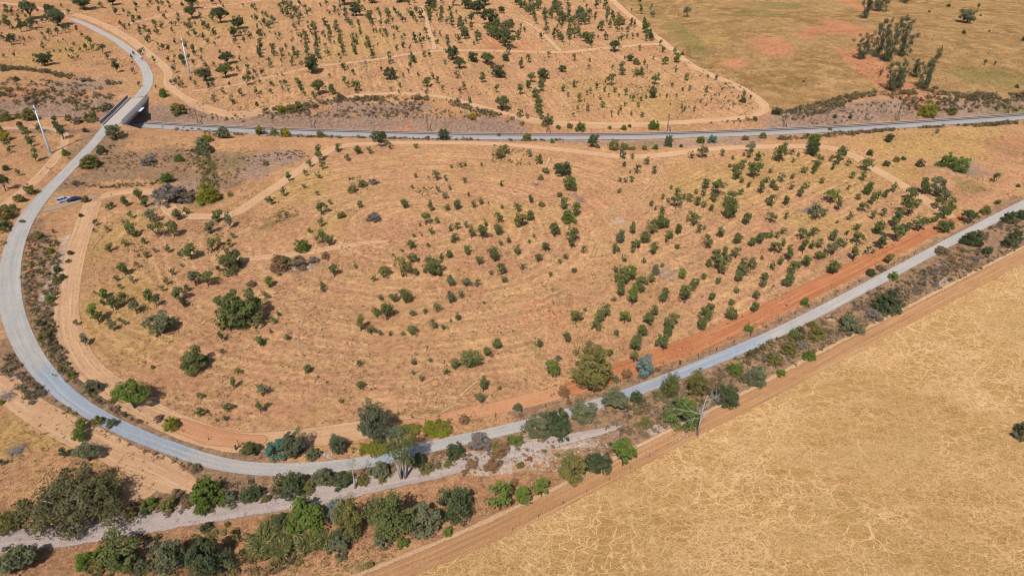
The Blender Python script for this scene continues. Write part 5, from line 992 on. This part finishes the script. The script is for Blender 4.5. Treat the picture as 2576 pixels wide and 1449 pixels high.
# white-trunked gum with a green crown
def gum_tree(label, x, y, hpx, wpx, leaf, stems, seed, zlo=.42, nc=46, rcf=.15):
    r, p, m, d = special('gum_tree', label, 'tree', x, y)
    H = hpx * m / math.cos(d); W = wpx * m; rng = np.random.default_rng(seed)
    C, N, T, ce = crown_pts(rng, nc, 64, W / 2, W / 2, H * zlo, H, W * rcf, 'round', .35)
    V_, Q_ = cards(rng, C, N, W * .042 * (.6 + .8 * rng.random(len(C))), .5)
    link('crown', np_mesh('gum_crown', V_, Q_, [LM[leaf]], attrs={'tone': ('FACE', T)}), r)
    for s in range(stems):
        a = s * 6.28 / stems + .4; b = np.array([math.cos(a) * .5, math.sin(a) * .4, -.2]) * (stems > 1); b[2] = -.2; tgt = ce[rng.integers(len(ce))] * [.8, .8, 1]
        tgt = np.array([math.cos(a) * W * .28 * (stems > 1), math.sin(a) * W * .2 * (stems > 1), H * (.72 + .2 * rng.random())])
        mb = MB(); mid = (b + tgt) / 2 + [0, 0, H * .04]; mb.tube([b, (b + mid) / 2, mid, tgt], [.24, .19, .13, .04], 6)
        for q in range(4):
            e = ce[np.argsort(np.linalg.norm(ce - tgt, axis=1))[rng.integers(0, 9)]]; mb.tube([mid * .6 + tgt * .4, e], [.07, .02], 4)
        mb.build('trunk', M['palebark'], r, True)
gum_tree('white multi-trunked gum with green crown above the stony track', 1015, 1200, 112, 112, 'mid', 5, 21)
gum_tree('thin single-trunk gum left of the white multi-trunked one', 894, 1228, 82, 32, 'yel', 1, 22, .35, 14, .2)
# huge shaggy tree at lower left
r, p, m, d = special('shaggy_tree', 'huge shaggy grey green tree beside the stony track', 'tree', 212, 1330)
W = 280 * m; H = W * .50; rng = np.random.default_rng(31)
C, N, T, ce = crown_pts(rng, 150, 84, W / 2, W * .40, .1, H, W * .078, 'dome', .30)
V_, Q_ = cards(rng, C, N, W * .023 * (.6 + .9 * rng.random(len(C))), .5); link('crown', np_mesh('shaggy_crown', V_, Q_, [LM['shag']], attrs={'tone': ('FACE', T)}), r)
mb = MB(); branches(mb, rng, (.5, 0, -.2), unit(np.array([.1, 0, 1.])), H * .42, .36, 2, .6)
for k in range(14): e = ce[rng.integers(len(ce))]; mb.tube([(.3, 0, .3), e * [.45, .45, .6] + [0, 0, .3], e], [.22, .13, .04], 5)
mb.build('trunk', M['palebark'], r, True)
r.location = (p[0] - W * .10, p[1] + W * .12, float(gheight(p[0] - W * .10, p[1] + W * .12)))
# fallen dead trees in the gully and the brush piles
def brush(label, x, y, wpx, flat, seed, n=26, name='brush_pile', cat='brush pile', mat='deadwood'):
    r, p, m, d = special(name, label, cat, x, y); W = wpx * m; rng = np.random.default_rng(seed)
    for k in range(n):
        a = rng.random() * 6.28; b = np.array([rng.normal() * W * .2, rng.normal() * W * .2, .1 + rng.random() * W * flat * .5]); mb = MB()
        dv = unit(np.array([math.cos(a), math.sin(a), .12 + .25 * rng.random()])); q = b - dv * W * .25; q[2] = max(.03, q[2])
        branches(mb, rng, q, dv, W * (.35 + .2 * rng.random()), W * .012 + .01, 1, .4, -.03); mb.build('branch', M[mat], r)
brush('heap of cut grey branches on the yellow grass', 41, 1137, 42, .35, 41, 40)
brush('grey dead branches fallen beside the green gully trees', 1468, 505, 34, .2, 42, 14, 'fallen_tree', 'dead tree'); brush('pale fallen dead branch between the gully trees', 1444, 490, 20, .2, 43, 10, 'fallen_tree', 'dead tree')
brush('small grey brush heap at the end of the gully path', 1352, 467, 22, .25, 44, 14); brush('grey ring of dead branches on the golden patch', 2031, 532, 36, .15, 45, 22)
brush('bare dead shrub at the left picture edge', 12, 1005, 55, .8, 46, 18, 'dead_shrub', 'dead shrub')

# ------------------------------------------------------------------ uncountable cover: scrub bands, creeping vine, weeds
def bushlet(seed, n, ls, flat=.7):
    rng = np.random.default_rng(seed); C, N, T, ce = crown_pts(rng, 5, n // 5, .5, .5, 0., flat, .26, 'dome', .35)
    V_, Q_ = cards(rng, C, N, ls * (.6 + .8 * rng.random(len(C))), .5); return V_, Q_, T
BU = [bushlet(1000 + i, 45, .22, .6 + .1 * (i % 4)) for i in range(10)]
MATL = ['scrub', 'brown', 'yel', 'ash', 'rusty', 'straw', 'grey', 'lime']
def band(name, label, specs, cat='scrub', keep=.78):
    """specs: picture polyline, half width m, plants per metre, size range m, material weights"""
    ent = []
    for pts, hw, dens, (s0, s1), wts in specs:
        c, s = resample(pl(pts)[:, :2], 1.5); n = int(s[-1] * dens * 1.35); t = RNG.random(n) * s[-1]
        x = np.interp(t, s, c[:, 0]); y = np.interp(t, s, c[:, 1]); tx = np.gradient(c[:, 0]); ty = np.gradient(c[:, 1]); l = np.hypot(tx, ty)
        nx_ = np.interp(t, s, -ty / l); ny2 = np.interp(t, s, tx / l); o = (RNG.random(n) * 2 - 1) * hw
        gate = (vnoise(t / 7. + 3, o / 4. + 11, 17) + RNG.normal(size=n) * .12 > -.12) & clear_of_roads(x + nx_ * o, y + ny2 * o, keep)
        x = (x + nx_ * o)[gate]; y = (y + ny2 * o)[gate]; z = gheight(x, y)
        ks = RNG.choice(list(wts), size=len(x), p=np.array(list(wts.values())) / sum(wts.values()))
        for q in range(len(x)):
            V_, Q_, T = BU[int(RNG.integers(10))]; S = 1.4 * (s0 + (s1 - s0) * RNG.random() ** 1.5)
            ent.append((V_, Q_, np.clip(T + RNG.normal() * .15, 0, .97), (x[q], y[q], z[q] - .03), (S, S, S * RNG.uniform(.55, 1.0)), RNG.random() * 6.28, MATL.index(ks[q])))
    return prop(merged(name, ent, label, [LM[k] for k in MATL]), cat=cat)
dry = {'scrub': 4, 'brown': 3, 'ash': 1, 'straw': 1}; dark = {'scrub': 6, 'brown': 2, 'grey': 1}; oliv = {'scrub': 4, 'yel': 3, 'brown': 1}; weed = {'straw': 4, 'brown': 3, 'rusty': 1, 'scrub': 1}
band('railway_bank_scrub', 'dark scrub and dry weeds along the railway banks', [
    ([(644, 290), (700, 282), (764, 272), (856, 254), (960, 250), (1069, 250), (1144, 262), (1206, 282), (1290, 302)], 2.2, 3.2, (1., 2.2), dark),
    ([(845, 268), (950, 270), (1060, 272)], 6., 3.6, (.9, 1.9), {'brown': 4, 'ash': 2, 'scrub': 2}), ([(900, 285), (1100, 288), (1250, 292)], 2., 1.5, (.7, 1.4), dry),
    ([(640, 296), (800, 288), (880, 284)], 1.6, 1.4, (.8, 1.5), dry),
    ([(-20, 168), (60, 176), (125, 185), (225, 207), (300, 214)], 2., 2.8, (1., 2.3), dark), ([(-20, 232), (50, 240), (110, 248), (200, 255), (300, 262)], 5., 3.2, (1.2, 2.8), {'scrub': 4, 'yel': 2, 'brown': 3}), ([(0, 205), (120, 215), (240, 232)], 6, 1.6, (.8, 2.), dry),
    ([(1950, 297), (2082, 265), (2182, 240), (2332, 235), (2457, 245), (2600, 242)], 3.0, 5.0, (1., 2.2), dark), ([(2250, 255), (2330, 262), (2450, 265), (2600, 262)], 4., 3.4, (1., 2.2), dark), ([(2000, 310), (2100, 292), (2250, 275), (2340, 272)], 4, 2.4, (.5, 1.3), {'brown': 3, 'ash': 3, 'scrub': 1}),
    ([(1940, 352), (2040, 346), (2132, 338), (2307, 324), (2432, 318), (2600, 306)], 1.6, 3.6, (.9, 1.9), dark), ([(875, 346), (1000, 350), (1170, 353), (1290, 356)], 1.0, 1.8, (.7, 1.5), oliv), ([(1440, 352), (1330, 356), (1290, 354)], .8, 1.6, (.8, 1.4), oliv),
    ([(1525, 374), (1560, 378), (1600, 376)], 1.2, 4, (.9, 1.5), {'yel': 3, 'scrub': 2}), ([(640, 342), (760, 346), (860, 348)], 1.5, 1.4, (.8, 1.6), oliv), ([(400, 325), (500, 332), (620, 342)], 2.5, 1.2, (.7, 1.6), dry),
    ([(440, 275), (480, 285), (540, 297), (620, 302)], 1.5, .8, (.8, 1.5), dry), ([(1780, 308), (1850, 305), (1890, 303)], .8, 2, (.8, 1.3), dry)])
band('roadside_scrub', 'dry weeds and low scrub along the gravel road', [
    ([(80, 575), (74, 640), (72, 700), (86, 790), (122, 872), (168, 945), (235, 1003), (315, 1052), (405, 1098)], 1.3, 3.6, (.5, 1.3), dry), ([(112, 790), (122, 850), (145, 905), (175, 945)], 1.2, 3.4, (1., 2.2), dark),
    ([(0, 880), (40, 925), (85, 968), (118, 1000)], 2.6, 6., (.8, 1.7), {'scrub': 4, 'ash': 3, 'brown': 2}), ([(118, 1005), (200, 1050), (300, 1095), (420, 1148), (520, 1185)], 1.2, 2.4, (.5, 1.1), weed),
    ([(105, 585), (120, 640), (128, 700), (112, 760), (110, 830)], 3.0, 3.0, (.6, 1.6), dry), ([(205, 560), (200, 600), (165, 690)], 1.6, 2.2, (.7, 1.7), dry), ([(0, 560), (20, 590), (10, 640)], 1.5, 2, (.8, 1.8), oliv), ([(120, 505), (60, 545), (20, 575)], 1.4, 1.6, (.8, 1.8), oliv),
    ([(1340, 1032), (1450, 1004), (1560, 968), (1700, 926), (1900, 852), (2100, 757), (2300, 652), (2450, 572)], 1.0, 2.0, (.35, .9), weed), ([(1390, 1052), (1460, 1028), (1560, 985)], 1.6, 2., (.7, 1.5), {'rusty': 3, 'brown': 2, 'straw': 2}),
    ([(1500, 1085), (1600, 1050), (1750, 985), (1900, 915), (2050, 838), (2200, 760), (2350, 688), (2500, 612), (2600, 562)], 5.6, 9., (.4, 1.3), {'brown': 4, 'ash': 3, 'scrub': 3, 'straw': 2, 'rusty': 1}), ([(1860, 915), (1950, 880), (2050, 830)], 3., 4., (1., 2.2), {'scrub': 5, 'yel': 2}),
    ([(1620, 1060), (1700, 1020), (1830, 960)], 3.5, 2.5, (1., 2.2), {'scrub': 3, 'yel': 1, 'brown': 2}), ([(2150, 800), (2300, 720), (2450, 640)], 3., 2.5, (.8, 1.7), {'brown': 3, 'ash': 3}),
    ([(640, 1200), (760, 1208), (900, 1196), (1060, 1170), (1150, 1150)], 2., 2.2, (.5, 1.3), {'rusty': 2, 'brown': 2, 'yel': 1, 'straw': 2}), ([(350, 1290), (480, 1262), (600, 1240), (760, 1222)], 2.4, 3., (.6, 1.6), dry), ([(1120, 1180), (1250, 1155), (1400, 1120)], 2.6, 3., (.4, 1.2), {'rusty': 5, 'brown': 2, 'scrub': 1}),
    ([(200, 1420), (420, 1400), (560, 1400), (760, 1420)], 5., 2.4, (.6, 1.6), {'yel': 2, 'scrub': 2, 'rusty': 2}), ([(1000, 1330), (1150, 1310), (1300, 1255), (1450, 1205), (1600, 1130)], 3., 2.6, (.3, .9), {'rusty': 3, 'straw': 3, 'brown': 1}), ([(560, 1370), (640, 1400), (760, 1425)], 4, 3., (1., 2.), {'yel': 4, 'scrub': 2}),
    ([(160, 460), (240, 470), (290, 470), (370, 465), (420, 455)], 1.6, 2., (.7, 1.5), dry), ([(230, 380), (300, 410), (420, 400), (540, 420), (620, 440)], 9., 6., (.4, 1.2), {'brown': 5, 'straw': 3, 'scrub': 1}), ([(480, 370), (520, 420), (530, 470), (560, 500)], 3., 2.4, (.8, 2.), {'yel': 3, 'scrub': 3}), ([(600, 410), (690, 398), (770, 385)], 5., 4., (.5, 1.2), {'ash': 4, 'brown': 3})])
band('creeping_vine', 'yellow green creeping vine beside the road by the tall gum', [
    ([(1010, 1098), (1060, 1086), (1130, 1080)], 1.9, 14., (.9, 1.7), {'lime': 5, 'yel': 1}), ([(880, 1135), (930, 1132), (975, 1138)], 1.6, 14., (.9, 1.6), {'lime': 4, 'yel': 2})], 'vine', .3)
# hillside and plantation weeds
def scatter(name, label, specs, cat='weeds'):
    ent = []
    for (x0, y0, x1, y1), n, (s0, s1), wts, thr in specs:
        px = RNG.uniform(x0, x1, n); py = RNG.uniform(y0, y1, n); p = P(px, py)
        g = vnoise(p[:, 0] / 9., p[:, 1] / 9., 23) + .5 * vnoise(p[:, 0] / 3., p[:, 1] / 3., 29) > thr; g &= clear_of_roads(p[:, 0], p[:, 1]); p = p[g]; z = gheight(p[:, 0], p[:, 1])
        ks = RNG.choice(list(wts), size=len(p), p=np.array(list(wts.values())) / sum(wts.values()))
        for q in range(len(p)):
            V_, Q_, T = TU[int(RNG.integers(len(TU)))]; S = s0 + (s1 - s0) * RNG.random() ** 2
            ent.append((V_, Q_, np.clip(T + RNG.normal() * .15, 0, .97), (p[q][0], p[q][1], z[q] - .02), (S, S, S * RNG.uniform(.6, 1.2)), RNG.random() * 6.28, MATL.index(ks[q])))
    return prop(merged(name, ent, label, [LM[k] for k in MATL]), cat=cat)
TU = [bushlet(1100 + i, 10, .38, .7) for i in range(8)]
wd = {'straw': 5, 'brown': 2, 'scrub': 2}; wo = {'scrub': 4, 'yel': 2, 'straw': 2}
TR_ = lambda c, r, a, b, e, f: (*tile(c, r, a, b), *tile(c, r, e, f))
scatter('dry_weeds', 'small dry weeds and grass tufts scattered over the slopes', [
    ((180, 480, 2450, 1080), 19000, (.28, .75), {'straw': 6, 'brown': 2, 'scrub': 1}, -.04), ((600, 400, 2300, 900), 2200, (.3, .9), wo, .08), ((480, 5, 1900, 300), 11000, (.4, 1.15), {'straw': 3, 'scrub': 5, 'brown': 2}, -.03), ((0, 10, 330, 170), 2200, (.4, 1.1), wo, -.03), ((1700, 5, 2576, 230), 5200, (.35, 1.0), {'scrub': 4, 'brown': 3, 'straw': 2, 'yel': 1}, 0.02),
    ((100, 360, 620, 470), 1800, (.3, .9), {'brown': 4, 'straw': 3}, -.05), ((2100, 330, 2576, 560), 1500, (.3, .9), wd, 0.), ((0, 960, 400, 1240), 900, (.3, .7), {'straw': 3, 'yel': 1, 'brown': 1}, 0.),
    (TR_(1, 1, 930, 340, 1280, 520), 90, (.8, 1.7), wo, -.3), (TR_(1, 1, 190, 640, 420, 800), 60, (.8, 1.6), wo, -.3), (TR_(1, 1, 2370, 20, 2576, 200), 110, (.7, 1.5), wo, -.3), (TR_(1, 1, 1600, 430, 1900, 530), 60, (.7, 1.4), wo, -.3), (TR_(2, 1, 0, 60, 200, 220), 60, (.7, 1.4), wo, -.3), (TR_(0, 1, 1250, 1000, 1500, 1150), 40, (.7, 1.4), wo, -.3), (TR_(0, 1, 2080, 900, 2260, 1130), 40, (.8, 1.6), wo, -.3), (TR_(2, 0, 1900, 850, 2420, 1130), 120, (.7, 1.5), wo, -.3), (TR_(2, 0, 1200, 680, 1360, 800), 40, (.8, 1.6), wo, -.3), (TR_(2, 0, 1230, 860, 1460, 1000), 60, (.8, 1.6), wo, -.3),
    ((1150, 1120, 1650, 1300), 1300, (.25, .7), {'straw': 3, 'rusty': 3, 'brown': 1}, -.05), ((100, 1370, 1000, 1449), 900, (.3, .8), {'straw': 3, 'rusty': 3, 'yel': 2}, -.05)])
# pale stones
st = MB(); rs = random.Random(5)
def stones(x0, y0, x1, y1, n, s0, s1):
    for _ in range(n):
        p = P1(rs.uniform(x0, x1), rs.uniform(y0, y1)); s = rs.uniform(s0, s1); b = len(st.v); k = 5; z = float(gheight(p[0], p[1]))
        a0 = rs.random() * 6
        for j in range(k): a = a0 + j * 6.283 / k; q = s * rs.uniform(.7, 1.2); st.v.append((p[0] + math.cos(a) * q, p[1] + math.sin(a) * q, z - .03))
        for j in range(k): a = a0 + j * 6.283 / k; q = s * rs.uniform(.4, .7); st.v.append((p[0] + math.cos(a) * q, p[1] + math.sin(a) * q, z + s * rs.uniform(.5, .8)))
        for j in range(k): st.f.append((b + j, b + (j + 1) % k, b + k + (j + 1) % k, b + k + j))
        st.f.append(tuple(b + k + j for j in range(k)))
stones(1150, 1135, 1450, 1185, 260, .08, .3); stones(805, 1140, 835, 1152, 30, .1, .3); stones(1600, 1065, 1740, 1110, 60, .08, .25); stones(690, 660, 790, 680, 50, .1, .35); stones(90, 640, 175, 790, 60, .08, .3); stones(0, 1330, 900, 1380, 120, .06, .16); stones(1300, 1085, 1560, 1150, 160, .07, .25)
prop(st.build('loose_stones', M['stone']), 'loose pale stones along the disused bed and gullies', 'stones', kind='stuff')
